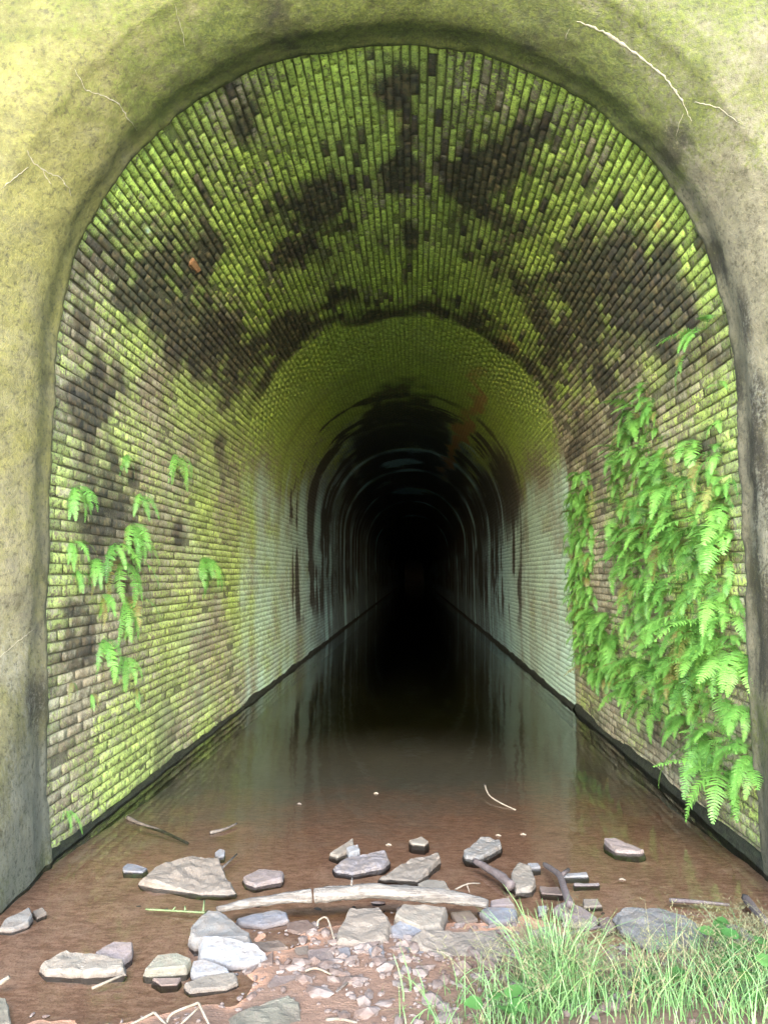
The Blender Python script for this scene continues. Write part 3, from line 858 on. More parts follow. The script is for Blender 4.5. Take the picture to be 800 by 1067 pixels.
TAN, BUFF, GREY, WHITE, PINK, BLUE, OLIVE, PURP, RED = ((0.092, 0.076, 0.060), (0.099, 0.085, 0.067), (0.082, 0.078, 0.072), (0.106, 0.106, 0.108), (0.103, 0.080, 0.074), (0.076, 0.081, 0.092), (0.087, 0.083, 0.060), (0.084, 0.073, 0.073), (0.080, 0.054, 0.044))
ROCKS = [
    ([(149, 914), (163, 902), (201, 891), (227, 893), (243, 926), (210, 929), (151, 917)], .10, .035, TAN, "largest brown stone, a leaning pointed slab with a crack across it"),
    ([(128, 902), (133, 898), (154, 903), (149, 908), (129, 907)], .03, .02, BLUE, "small grey stone touching the left tip of the big brown slab"),
    ([(224, 888), (229, 884), (235, 885), (234, 890), (228, 892)], .04, .03, WHITE, "tiny white stone behind the peak of the big brown slab"),
    ([(253, 912), (270, 905), (294, 908), (292, 915), (266, 921), (257, 918)], .045, .035, PINK, "pink stone alone between the brown slab and the purple grey slab"),
    ([(0, 966), (5, 957), (31, 944), (34, 952), (30, 960), (14, 967)], .07, .04, GREY, "grey flat stone by the foot of the left concrete"),
    ([(34, 949), (45, 945), (49, 950), (39, 956)], .03, .02, TAN, "small brown stone tucked behind the grey stone at the left concrete"),
    ([(43, 1002), (70, 989), (95, 994), (129, 998), (128, 1008), (86, 1011), (50, 1009)], .085, .065, BUFF, "long buff boulder standing alone in the muddy water at left"),
    ([(100, 991), (119, 980), (138, 981), (138, 990), (129, 998), (105, 996)], .075, .06, PINK, "rough pink stone leaning behind the long buff boulder"),
    ([(150, 1008), (164, 995), (185, 993), (199, 998), (193, 1006), (186, 1007), (156, 1010)], .085, .07, OLIVE, "rounded olive stone with a pale split front face"),
    ([(159, 1018), (189, 1018), (185, 1025), (168, 1026)], .02, .015, RED, "dark reddish chip under the rounded olive stone"),
    ([(200, 1009), (201, 1000), (213, 998), (238, 1009), (239, 1013), (203, 1015)], .08, .05, WHITE, "pale wedge stone between the olive stone and the white block"),
    ([(193, 1024), (210, 1017), (245, 1013), (248, 1022), (235, 1028), (200, 1031)], .04, .03, BUFF, "long low buff stone below the white block"),
    ([(199, 965), (217, 949), (231, 950), (261, 971), (258, 976), (205, 977), (199, 972)], .13, .12, GREY, "tall grey stone leaning against the left end of the log"),
    ([(211, 974), (240, 975), (266, 981), (278, 991), (270, 1001), (238, 1005), (211, 995)], .13, .045, WHITE, "bright white split block in front of the tall grey stone"),
    ([(241, 1057), (265, 1046), (300, 1037), (312, 1042), (316, 1065), (316, 1072), (242, 1072)], .06, .05, OLIVE, "broad yellowish slab half buried in mud at the front"),
    ([(279, 1024), (285, 1017), (315, 1015), (316, 1020), (290, 1030), (280, 1029)], .035, .025, PINK, "flat pink stone on the bare mud behind the yellowish slab"),
    ([(255, 1013), (265, 1005), (270, 1003), (262, 1012)], .03, .02, PURP, "dark chip under the tip of the white block"),
    ([(272, 1004), (275, 997), (285, 990), (284, 1003)], .04, .03, RED, "reddish chip at the right tip of the white block"),
    ([(349, 901), (364, 892), (401, 885), (405, 895), (397, 902), (367, 909), (351, 906)], .06, .03, PURP, "purple grey slab with a white cobble and a wedge behind it"),
    ([(343, 888), (367, 873), (369, 881), (352, 891)], .06, .035, BUFF, "buff wedge behind the purple grey slab"),
    ([(361, 883), (373, 879), (375, 885), (364, 889)], .065, .055, WHITE, "small white cobble perched on the purple grey slab"),
    ([(397, 912), (427, 894), (456, 888), (457, 893), (435, 916), (401, 913)], .07, .03, TAN, "flat four sided brown slab behind the middle of the log"),
    ([(426, 875), (439, 871), (446, 876), (442, 880), (429, 878)], .03, .02, BUFF, "small pale stone behind the flat four sided slab"),
    ([(484, 886), (502, 872), (521, 873), (521, 880), (499, 894), (486, 891)], .055, .03, GREY, "grey tilted stone farthest out in the right half of the shallows"),
    ([(533, 906), (541, 899), (552, 904), (557, 916), (554, 923), (537, 925), (533, 916)], .07, .06, BUFF, "upright egg shaped buff stone behind the tall grass"),
    ([(549, 899), (560, 899), (563, 903), (552, 904)], .03, .025, WHITE, "small pale stone right behind the egg shaped stone"),
    ([(500, 948), (507, 944), (536, 947), (537, 955), (528, 959), (511, 960)], .07, .05, BLUE, "blue grey stone at the right end of the log"),
    ([(511, 938), (530, 935), (536, 942), (512, 944)], .05, .04, PINK, "pinkish stone behind the blue grey stone at the log end"),
    ([(577, 944), (588, 938), (609, 946), (622, 955), (620, 960), (597, 962)], .06, .045, PINK, "pink block under the forked stick"),
    ([(622, 955), (635, 953), (641, 965), (631, 972), (626, 965)], .04, .03, RED, "reddish chunk between the pink block and the big flat grey rock"),
    ([(642, 951), (650, 946), (687, 944), (714, 953), (729, 966), (725, 979), (680, 983), (665, 975), (650, 964)], .09, .075, GREY, "big flat grey rock behind the grass on the right"),
    ([(744, 962), (759, 959), (783, 970), (777, 976), (746, 976)], .11, .10, GREY, "grey stone half hidden by the leafy weeds on the right"),
    ([(629, 873), (641, 873), (671, 885), (665, 887), (641, 885)], .055, .035, PINK, "lone pale pink stone mirrored in the water on the right"),
    ([(560, 966), (571, 964), (584, 974), (581, 980), (566, 976)], .05, .04, PINK, "pale pink stone beside the tall grass"),
    ([(560, 944), (569, 944), (568, 951), (561, 952)], .035, .03, WHITE, "tiny pale stone left of the pink block"),
    ([(562, 923), (582, 923), (586, 932), (564, 930)], .02, .012, RED, "muddy brown stone left of the forked stick"),
    ([(607, 936), (622, 936), (627, 943), (608, 944)], .03, .02, TAN, "muddy brown stone right of the forked stick"),
    ([(587, 909), (611, 908), (612, 912), (588, 913)], .025, .02, WHITE, "thin white sliver of stone beside the fork of the stick"),
    ([(597, 919), (624, 919), (624, 922), (598, 922)], .02, .015, PURP, "thin purple sliver of stone in front of the white one"),
    ([(247, 957), (289, 947), (298, 950), (300, 957), (274, 964), (251, 961)], .055, .04, BLUE, "blue grey flat stone under the left half of the log"),
    ([(352, 968), (364, 945), (395, 944), (405, 960), (401, 975), (386, 980), (355, 978)], .115, .085, TAN, "six sided brown block under the middle of the log"),
    ([(412, 952), (420, 940), (465, 943), (459, 961), (440, 965), (420, 958)], .13, .11, BUFF, "squared buff block under the right half of the log"),
    ([(406, 965), (418, 957), (446, 956), (443, 967), (424, 977), (408, 973)], .085, .05, BLUE, "blue split stone against the squared buff block"),
    ([(433, 975), (447, 968), (515, 968), (522, 984), (512, 996), (470, 996), (440, 987)], .09, .065, TAN, "broad pinkish brown rock at the edge of the grass"),
    ([(412, 989), (428, 980), (444, 990), (435, 999)], .055, .04, BLUE, "pale blue lump in front of the blue split stone"),
    ([(384, 987), (399, 984), (401, 1002), (390, 1006)], .07, .05, BLUE, "upright pale blue chip in front of the six sided block"),
    ([(392, 1004), (412, 999), (416, 1007), (397, 1015)], .05, .035, BUFF, "cream coloured chip below the upright blue chip"),
    ([(352, 987), (364, 986), (367, 1000), (356, 1002)], .045, .03, BLUE, "dull blue chip at the left foot of the six sided block"),
    ([(448, 991), (465, 989), (465, 999), (454, 1000)], .04, .03, WHITE, "whitish chip in front of the broad pinkish rock"),
    ([(448, 1027), (465, 1031), (469, 1039), (457, 1041)], .035, .025, WHITE, "whitish stone lying in the thin grass at the front"),
    ([(321, 989), (345, 986), (349, 1000), (334, 1004), (322, 1000)], .04, .03, PINK, "pink muddy stone left of the six sided block"),
    ([(307, 987), (321, 984), (322, 996), (311, 998)], .03, .02, BUFF, "ochre stone left of the pink muddy stone"),
    ([(435, 920), (445, 916), (463, 918), (469, 926), (450, 929)], .06, .055, BUFF, "rounded buff stone showing behind the top of the log"),
    ([(-8, 1036), (8, 1038), (12, 1064), (-8, 1070)], .05, .04, OLIVE, "olive stone cut off by the lower left corner"),
    ([(300, 960), (320, 958), (330, 966), (312, 972), (300, 968)], .025, .018, RED, "reddish stone under the log between the blue and six sided stones"),
    ([(470, 950), (490, 948), (497, 957), (478, 962)], .035, .025, TAN, "brown stone in the shade under the right end of the log"),
    ([(262, 981), (290, 978), (300, 986), (278, 990)], .03, .02, TAN, "brown muddy stone right of the tall grey stone"),
    ([(340, 1020), (372, 1012), (392, 1022), (376, 1036), (346, 1034)], .03, .02, RED, "low red muddy stone on the bare mud at the front centre"),
    ([(400, 1030), (420, 1024), (432, 1034), (412, 1042)], .03, .02, PINK, "pink stone on the mud next to the grass at the front"),
]
for i, (poly, hb, hf, c, lab) in enumerate(ROCKS):
    j = [random.uniform(.92, 1.08)] * 3
    rock(poly, hb, hf, tuple(a * b for a, b in zip(c, j)), label=lab, seed=i + 1)

# gravel and grit: nobody could count it
gv_, gf_ = [], []
ico = [(0, 0, 1), (.89, 0, .45), (.28, .85, .45), (-.72, .53, .45), (-.72, -.53, .45), (.28, -.85, .45), (.72, .53, -.45), (-.28, .85, -.45), (-.89, 0, -.45), (-.28, -.85, -.45), (.72, -.53, -.45), (0, 0, -1)]
icf = [(0, 1, 2), (0, 2, 3), (0, 3, 4), (0, 4, 5), (0, 5, 1), (1, 6, 2), (2, 7, 3), (3, 8, 4), (4, 9, 5), (5, 10, 1), (2, 6, 7), (3, 7, 8), (4, 8, 9), (5, 9, 10), (1, 10, 6), (11, 7, 6), (11, 8, 7), (11, 9, 8), (11, 10, 9), (11, 6, 10)]
for i in range(1250):
    x = random.gauss(0.15, 0.75); y = random.gauss(3.3, 0.38)
    if not (-1.9 < x < 1.75 and 2.6 < y < 5.0): continue
    s = random.choice([.006, .008, .008, .011, .015, .022, .030 if abs(x - .2) < .7 and y < 3.6 else .01]) * random.uniform(.7, 1.3)
    a = random.uniform(0, 6.28); ca, sa = math.cos(a), math.sin(a)
    sx, sy, sz = s * random.uniform(.9, 1.7), s * random.uniform(.6, 1.1), s * random.uniform(.3, .7)
    z = ground_z(x, y)
    if z < -0.006 and random.random() < .93: continue
    o = len(gv_)
    for (a1, b1, c1) in ico:
        k = random.uniform(.75, 1.2)
        xx, yy = a1 * sx * k, b1 * sy * k
        gv_.append((x + ca * xx - sa * yy, y + sa * xx + ca * yy, z + c1 * sz * k + sz * .3))
    gf_ += [tuple(o + t for t in f) for f in icf]
gravel = mesh_obj("gravel", gv_, gf_, simple_noise_mat("grit", (.070, .044, .033), (.135, .108, .094), 9, .75, .3, .003), smooth=False)
tag(gravel, "small stones and grit scattered over the red mud", "gravel", kind="stuff")


# ------------------------------------------------------------------ branches and twigs
def tube(pts, radii, n=8, rough=0.0, seed=0, squash=1.0):
    """tapered irregular tube with closed ends"""
    pts = [Vector(p) for p in pts]
    vs, fs = [], []
    r = random.Random(seed)
    wob = [r.uniform(1 - rough, 1 + rough) for _ in range(n)]
    for i, p in enumerate(pts):
        t = (pts[min(i + 1, len(pts) - 1)] - pts[max(i - 1, 0)]).normalized()
        a = t.cross(Vector((0, 0, 1)))
        if a.length < 1e-3: a = Vector((1, 0, 0))
        a.normalize(); b = a.cross(t).normalized()
        for k in range(n):
            w = k / n * 2 * math.pi
            q = radii[i] * wob[k] * r.uniform(1 - rough, 1 + rough)
            vs.append(p + a * math.cos(w) * q + b * math.sin(w) * q * squash)
        if i:
            o = (i - 1) * n
            fs += [(o + k, o + (k + 1) % n, o + n + (k + 1) % n, o + n + k) for k in range(n)]
    fs.append(tuple(range(n))[::-1]); fs.append(tuple(range(len(vs) - n, len(vs))))
    return vs, fs


def smooth_line(pts, n):
    P = catmull([tuple(p) for p in pts], n)
    return [Vector(p) for p in P]


def catmull3(pts, n=8):
    return [Vector(p) for p in catmull(pts, n)]


def merge(parts):
    V, Fc = [], []
    for v, f in parts:
        o = len(V)
        V += list(v); Fc += [tuple(o + i for i in t) for t in f]
    return V, Fc


# the long arched bleached log: two lengths split by a crack
def zlog(px): return 0.075 + 0.045 * math.exp(-((px - 390) / 90) ** 2)
log = empty("curved_log", at_z(370, 940, 0.0))
tag(log, "long pale bleached log arching low over the stones, cracked near its left third", "log")
LP = [(226, 948), (245, 944), (262, 940.5), (280, 938), (300, 935.5), (318, 934), (325, 933)]
LP2 = [(327.5, 932.8), (345, 931), (370, 929.5), (400, 929), (430, 930.5), (455, 933), (480, 936.5), (500, 940), (508, 942)]
for pts, r0, r1, sd, lab in ((LP, .022, .047, 3, "short narrow left length of the log"), (LP2, .053, .026, 4, "long right length of the log")):
    P = catmull3([tuple(at_z(a, b, zlog(a))) for a, b in pts], 12)
    rr = [r0 + (r1 - r0) * i / (len(P) - 1) for i in range(len(P))]
    if sd == 4: rr = [.052 - .006 * (i / len(P)) - .022 * max(0, i / len(P) - .55) / .45 for i in range(len(P))]
    rr = [q * .84 for q in rr]
    rr[0] *= .85; rr[-1] *= .75
    v, f = tube(P, rr, 18, .03, sd, .72)
    vv = np.array([tuple(q) for q in v]); cc = np.repeat(np.array([tuple(p) for p in P]), 18, 0)
    dd = vv - cc; qn = vv * [1.0, 2.5, 2.5]
    vv = cc + dd * (1 + (fbm(qn, 5, 4, 301) - .5) * .75 + (fbm(qn, 22, 3, 303) - .5) * .45)[:, None]
    v = [Vector(q) for q in vv]
    o = mesh_obj("log_length", v, f, M_LOG, smooth=True)
    o["label"] = lab
    under(o, log)
# a flake of bark stub
v, f = tube([at_z(366, 922, .17), at_z(367, 914, .185)], [.006, .003], 5)
o = mesh_obj("twig_stub", v, f, M_LOG); under(o, log)


def twig(name, label, segs, mat, cat="twig", group="twigs and sticks around the stones"):
    """segs: list of (points (px, py, z), r0, r1)"""
    parts = []
    for pts, r0, r1 in segs:
        P = catmull3([tuple(at_z(a, b, c)) for a, b, c in pts], 4) if len(pts) > 2 else [at_z(*pts[0]), at_z(*[(pts[0][i] + pts[1][i]) / 2 for i in range(3)]), at_z(*pts[1])]
        parts.append(tube(P, [r0 + (r1 - r0) * i / (len(P) - 1) for i in range(len(P))], 6, .10, len(parts) + 3))
    V, Fc = merge(parts)
    base = Vector(V[0]); base.z = 0
    o = mesh_obj(name, [Vector(v) - base for v in V], Fc, mat)
    o.location = base
    tag(o, label, cat, group)
    return o


twig("dry_stem", "pale kinked dry stem zigzagging over the mud at the front left", [([(136, 1068, .02), (161, 1055, .06)], .005, .005), ([(161, 1055, .06), (174, 1068, .02)], .005, .004), ([(174, 1066, .02), (180, 1056, .04), (207, 1045, .08)], .005, .005), ([(207, 1045, .08), (219, 1070, .02)], .005, .004), ([(188, 1068, .02), (207, 1050, .06)], .004, .004)], M_TWIG, "stem")
twig("green_stem", "thin green budding stem floating beside the left end of the log", [([(152, 947.5, .01), (180, 949, .015), (214, 951, .02)], .005, .005), ([(193, 949, .015), (193, 944, .03)], .006, .004), ([(212, 950, .02), (213, 938, .05)], .005, .004), ([(180, 949, .015), (183, 945, .03)], .005, .004)], M_STEM, "stem")
twig("twig", "small hooked pale twig standing left of the six sided block", [([(331, 965, .04), (332, 959, .06), (341, 957, .06), (349, 982, .02)], .005, .004)], M_TWIG)
twig("twig", "tiny forked pale twig lying behind the right part of the log", [([(474, 927, .06), (487, 921, .08), (500, 920.5, .06)], .005, .003), ([(486, 921, .08), (489, 930, .05)], .004, .003)], M_TWIG)
twig("twig", "bent pale twig sticking out of the open water", [([(505, 818, .05), (509, 828, .03), (520, 836, .015), (537, 844, .0)], .008, .005)], M_TWIG)
twig("stick", "short dark stick floating left of centre in the open water", [([(219, 868, .005), (234, 864, .012), (247, 858, .015)], .014, .006)], M_DARKWOOD, "stick")
twig("stick", "long sunken dark branch near the left plinth", [([(133, 852, .01), (145, 858, .0), (168, 866, -.01), (196, 879, -.03)], .016, .008)], M_DARKWOOD, "stick")
twig("stick", "short dark stick behind the big brown slab", [([(230, 906, .01), (247, 890, .02)], .008, .005)], M_DARKWOOD, "stick")
twig("forked_stick", "purple brown forked stick propped on the pink block", [([(567, 901, .01), (575, 906, .04), (583, 913, .06), (588, 928, .08), (594, 944, .07)], .014, .020), ([(583, 913, .06), (592, 906, .05)], .013, .010)], M_PURPLE, "stick")
twig("stick", "stout purple brown stick lying right of the grey tilted stone", [([(494, 897, .03), (508, 905, .03), (522, 914, .03), (532, 924, .02)], .016, .030)], M_PURPLE, "stick")
twig("stick", "brown stick leaning at the foot of the right concrete", [([(776, 936, .03), (786, 948, .05), (797, 961, .06)], .022, .018)], M_PURPLE, "stick")
twig("stick", "thin brown stick lying across the shallows in front of the right wall", [([(697, 938, .02), (730, 940, .03), (760, 943, .03)], .012, .007)], M_PURPLE, "stick")
twig("twig", "brown curved twig in front of the pink block", [([(586, 979, .02), (600, 971, .05), (626, 966, .04)], .010, .006)], M_PURPLE)
twig("twig", "short white twig on the mud at the bottom centre", [([(340, 1063, .02), (355, 1062, .03), (372, 1066, .03)], .007, .005)], M_TWIG)
twig("twig", "curled pale twig on the mud below the blue chips", [([(318, 1012, .02), (330, 1009, .03), (346, 1016, .02)], .006, .004)], M_TWIG)
twig("twig", "thin dark twig half buried left of the yellowish slab", [([(350, 1034, .02), (364, 1022, .03), (366, 1018, .04)], .006, .004)], M_DARKWOOD)
twig("stick", "short pale stick at the left edge of the mud", [([(-3, 1027, .02), (10, 1018, .05)], .012, .008)], M_TWIG, "stick")
twig("stick", "thin straw stick beside the long buff boulder", [([(96, 1030, .01), (128, 1016, .03)], .006, .005)], M_TWIG, "stick")
for k, (px, py, lab) in enumerate([(392, 827, "pale scrap floating at the edge of the open dark water"), (312, 838, "dark scrap floating left of the pale one"), (519, 871, "white scrap beyond the grey tilted stone"), (545, 870, "white scrap floating left of the lone pink stone"), (648, 917, "smallest white scrap right of the forked stick"), (405, 881, "white scrap behind the purple grey slab")]):
    c = at_z(px, py, 0)
    parts = [tube([c + Vector((-.018, 0, .002)), c + Vector((0, .004, .005)), c + Vector((.016, -.003, .002))], [.004, .007, .003], 6, .25, k)]
    V, Fc = merge(parts)
    o = mesh_obj("driftwood_scrap", [Vector(v) - c for v in V], Fc, M_DARKWOOD if k == 1 else M_TWIG); o.location = c
    tag(o, lab, "scrap", "scraps floating on the water")
# orange bare brick end sticking out of the left haunch
_, _, hb = on_lining(203, 276)
bmo = bmesh.new(); bmesh.ops.create_cube(bmo, size=1)
bmesh.ops.scale(bmo, vec=(.12, .20, .07), verts=bmo.verts); bmesh.ops.bevel(bmo, geom=list(bmo.edges), offset=.012, segments=2, affect='EDGES')
for v in bmo.verts: v.co += Vector((random.gauss(0, .004), random.gauss(0, .004), random.gauss(0, .004)))
me = bpy.data.meshes.new("protruding_brick"); bmo.to_mesh(me); bmo.free(); me.materials.append(M_RUST)
o = bpy.data.objects.new("protruding_brick", me); o.location = hb + Vector((-.035, 0, .02)); o.rotation_euler = (0, R(40), 0); col.objects.link(o)
under(o, tunnel)["label"] = "bare orange brick left of the crown"


# ------------------------------------------------------------------ ferns
def frond_mesh(L, lift, droop, npin, wid, seed, narrow=1.0):
    r = random.Random(seed)
    vs, fs = [], []
    n = npin
    pts = []
    p = Vector((0, 0, 0)); ang = lift
    for i in range(n + 1):
        pts.append(p.copy())
        ang += (droop - lift) / n * (1.5 - i / n)
        p = p + Vector((math.sin((i / n) * 2.0 + seed) * 0.02 * L / n, math.cos(ang) * L / n, math.sin(ang) * L / n))
    # rachis
    for i, q in enumerate(pts):
        w = 0.0028 * (1 - 0.75 * i / n)
        vs += [q + Vector((-w, 0, 0.0008)), q + Vector((w, 0, 0.0008))]
        if i:
            o = (i - 1) * 2
            fs.append((o, o + 1, o + 3, o + 2))
    for i in range(1, n):
        t = i / n
        t0 = 0.16
        if t < t0: continue
        s = (t - t0) / (1 - t0)
        pl = wid * min(1.0, (s + 0.10) / 0.30) ** 0.7 * (1 - s) ** 0.75 * 1.12 + 0.004
        d = (pts[i] - pts[i - 1]).normalized()
        nrm = Vector((1, 0, 0)).cross(d).normalized()
        for sgn in (-1, 1):
            if r.random() < 0.03: continue
            out = Vector((sgn, 0, 0)) * math.cos(0.35) + d * math.sin(0.35 + r.uniform(-.15, .15)) - nrm * (-0.10 + r.uniform(-.15, .15))
            out.normalize()
            ll = pl * r.uniform(.85, 1.1)
            wv = max(0.0045, L / n * 0.50) * narrow
            K = 5
            o = len(vs)
            for k in range(K + 1):
                e = k / K
                hw = wv * (1 - e) ** 0.7 * (1.0 if k else .7) * (0.72 if k % 2 else 1.0) + .0006
                dr = Vector((0, 0, -1)) * ll * 0.22 * e * e
                c = pts[i] + out * ll * e + dr
                vs += [c - d * hw, c + d * hw]
                if k:
                    b = o + (k - 1) * 2
                    fs.append((b, b + 1, b + 3, b + 2))
    me = bpy.data.meshes.new("frond")
    me.from_pydata([tuple(v) for v in vs], [], fs)
    me.materials.append(M_FERN)
    me.polygons.foreach_set("use_smooth", [True] * len(me.polygons))
    return me


BIG = [frond_mesh(0.46, R(a), R(b), 26, w, 10 + i) for i, (a, b, w) in enumerate([(35, -80, .105), (15, -75, .095), (50, -60, .110), (0, -85, .09), (25, -50, .11), (-20, -88, .085), (20, -20, .10), (40, -35, .11)])]
SMALL = [frond_mesh(0.26, R(a), R(b), 18, w, 30 + i, 1.1) for i, (a, b, w) in enumerate([(30, -80, .062), (0, -85, .055), (40, -60, .065), (-20, -88, .052)])]

HANG = [frond_mesh(0.46, R(a), R(b), 24, w, 60 + i, 0.8) for i, (a, b, w) in enumerate([(0, -85, .075), (-25, -88, .065), (20, -85, .08), (-40, -86, .07)])]


def fern(pos, face, nf, scale, label, group, kind='big', seed=0, spread=75, loc_out=0.0):
    """face: azimuth the fronds reach towards"""
    r = random.Random(seed)
    e = empty("fern", pos)
    tag(e, label, "fern", group)
    meshes = BIG if kind == 'big' else (HANG if kind == 'hang' else SMALL)
    for k in range(nf):
        o = bpy.data.objects.new("frond", r.choice(meshes))
        col.objects.link(o)
        o.parent = e
        az = face + R(r.uniform(-spread, spread)) + (k - nf / 2) / nf * R(spread) * .5
        o.rotation_euler = (R(r.uniform(-18, 12)), R(r.uniform(-14, 14)), az - R(90))
        s = scale * r.uniform(.7, 1.15)
        o.scale = (s, s, s)
    return e


MASS = [(660, 408), (682, 405), (690, 440), (705, 462), (760, 465), (768, 540), (766, 610), (772, 660), (778, 715), (790, 795), (774, 822), (742, 795), (705, 752),
        (672, 728), (640, 716), (622, 698), (618, 640), (640, 625), (655, 600), (640, 560), (648, 520), (640, 480)]
STRIP = [(598, 492), (612, 490), (618, 540), (616, 600), (625, 640), (645, 690), (655, 712), (630, 706), (606, 688), (598, 640), (593, 580), (592, 520)]


def inside(p, poly):
    x, y = p; c = False
    for i in range(len(poly)):
        (x0, y0), (x1, y1) = poly[i], poly[i - 1]
        if (y0 > y) != (y1 > y) and x < (x1 - x0) * (y - y0) / (y1 - y0) + x0: c = not c
    return c


def scatter(poly, n, dist, seed, holes=()):
    r = random.Random(seed)
    xs, ys = [p[0] for p in poly], [p[1] for p in poly]
    pts, tries = [], 0
    while len(pts) < n and tries < 20000:
        tries += 1
        p = (r.uniform(min(xs), max(xs)), r.uniform(min(ys), max(ys)))
        if not inside(p, poly): continue
        if any(math.hypot((p[0] - h[0]) / h[2], (p[1] - h[1]) / h[3]) < 1 for h in holes): continue
        w = on_lining(*p)[2]
        if any((w - q).length < dist for q in pts): continue
        pts.append(w)
    return pts


FACE_R = R(218)                                          # away from the right wall and towards the daylight
for i, w in enumerate(scatter(MASS, 185, 0.105, 5, [(745, 610, 14, 8), (700, 590, 10, 10), (645, 620, 12, 16)])):
    sc = (0.74 if w.y < 5.6 else 0.70) * random.choice([.5, .75, .9, 1.0, 1.25])
    hi = w.z > 1.5
    fern(w, FACE_R + R(random.uniform(-25, 40)), random.choice([5, 6, 7]), sc,
         "bright fern in the upper half of the dense mass on the right wall" if hi else "bright drooping fern in the lower half of the dense mass on the right wall",
         "ferns of the upper mass" if hi else "ferns of the lower mass", 'big', 100 + i)
for i, w in enumerate(scatter(STRIP, 110, 0.09, 6)):
    fern(w, FACE_R, random.choice([5, 6]), 0.80, "small fern in the narrow strip beside the whitened inner wall", "ferns of the narrow strip", 'small', 300 + i)
SINGLE_R = [(735, 343, 5, .72, 'big', "large lone fern high on the right wall above the dense mass"), (718, 370, 3, .58, 'big', "small fern hanging just left below the large lone fern"),
            (749, 402, 3, .35, 'big', "small fern close to the concrete edge between lone fern and mass"), (696, 352, 2, .42, 'small', "tiny fern highest and farthest from the concrete on the right"),
            (673, 404, 4, .55, 'big', "fern at the pointed top of the dense mass"), (747, 440, 4, .4, 'big', "yellowish small fern at the upper concrete side of the mass"),
            (644, 372, 2, .35, 'small', "tiny tuft of fern on the black stained bricks")]
for i, (px, py, nf, sc, kd, lab) in enumerate(SINGLE_R):
    fern(on_lining(px, py)[2], FACE_R, nf, sc, lab, "lone ferns on the right wall", kd, 500 + i, 55)
FACE_L = R(-55)
SINGLE_L = [(78, 513, 5, .40, 'big', "rounded fern nearest the concrete on the left wall"), (134, 480, 3, .55, 'small', "slim hanging fern high on the left wall"),
            (146, 520, 2, .55, 'small', "tiny fern right below the slim hanging one on the left wall"), (184, 480, 4, .85, 'small', "drooping fern farthest right of the high left ferns"),
            (137, 552, 6, .55, 'big', "fern at the top of the long left wall cluster"), (128, 590, 6, .60, 'big', "fern in the middle of the long left wall cluster"),
            (132, 628, 5, .58, 'big', "longest hanging fern at the bottom of the left wall cluster"), (100, 588, 4, .42, 'big', "fern spreading left from the long cluster"), (120, 572, 4, .5, 'big', "fern between top and middle of the long left cluster"),
            (107, 672, 4, .72, 'small', "lone fern hanging low and left under the long cluster"), (130, 690, 3, .68, 'small', "lone fern hanging lowest under the long cluster"),
            (143, 722, 2, .4, 'small', "tiny fern below the lowest hanging fern on the left"), (213, 588, 6, .85, 'small', "pale green spreading fern deepest along the left wall"),
            (74, 570, 3, .45, 'small', "small straggling fern under the rounded one"), (75, 715, 3, .35, 'small', "seedling fern low by the left concrete edge"), (95, 728, 2, .32, 'small', "second seedling fern right of the low one by the concrete"),
            (68, 848, 2, .38, 'small', "seedling fern just above the left plinth"), (79, 598, 2, .4, 'small', "lower small straggling fern under the rounded one"), (106, 625, 3, .5, 'small', "yellowing fern left of the cluster's hanging end")]
for i, (px, py, nf, sc, kd, lab) in enumerate(SINGLE_L):
    fern(on_lining(px, py - 6)[2], FACE_L, nf + 5, (sc * 1.55 if kd == 'big' else sc * 1.0), lab, "ferns on the left wall", 'hang', 700 + i, 85)


# ------------------------------------------------------------------ grass bank at the front right
def blade(vs, fs, p, h, lean, az, w, r, segs=4):
    d = Vector((math.cos(az), math.sin(az), 0)); sd = Vector((-d.y, d.x, 0))
    rr = r.uniform(0, 3.14); sd = Vector((math.cos(rr), math.sin(rr), 0))
    o = len(vs)
    for k in range(segs + 1):
        e = k / segs
        c = p + d * lean * e ** 1.8 + Vector((0, 0, h * (e - 0.28 * (lean / max(h, .01)) * e ** 2.4)))
        hw = w * (1 - e) ** 0.7 + .0004
        vs += [c - sd * hw, c + sd * hw]
        if k:
            b = o + (k - 1) * 2
            fs.append((b, b + 1, b + 3, b + 2))
    return c


gr = random.Random(9)
vs, fs = [], []


def grass_height(x, y):
    return 0.0


def put(n, cx, cy, sx, sy, hmin, hmax, w=.0026):
    for _ in range(n):
        x, y = gr.gauss(cx, sx), gr.gauss(cy, sy)
        if x < -.05 - (y - 2.75) * .3 or x > 1.9 or y > 3.62 or y < 2.15: continue
        h = gr.uniform(hmin, hmax)
        blade(vs, fs, Vector((x, y, ground_z(x, y) - .005)), h, h * gr.uniform(.15, .95), gr.uniform(0, 6.28), w * gr.uniform(.6, 1.3), gr)


put(700, .95, 2.78, .52, .18, .06, .20)
put(480, 1.25, 2.92, .32, .22, .08, .24)
put(330, .52, 3.02, .055, .10, .14, .34, .003)        # the tall tuft
put(140, .36, 2.82, .12, .12, .08, .20)
put(50, .22, 2.98, .12, .10, .05, .12)
put(180, 1.36, 3.35, .16, .13, .07, .18)
grass = mesh_obj("grass", vs, fs, M_GRASS)
tag(grass, "bright green thin grass growing on the bank at the front right", "grass", kind="stuff")

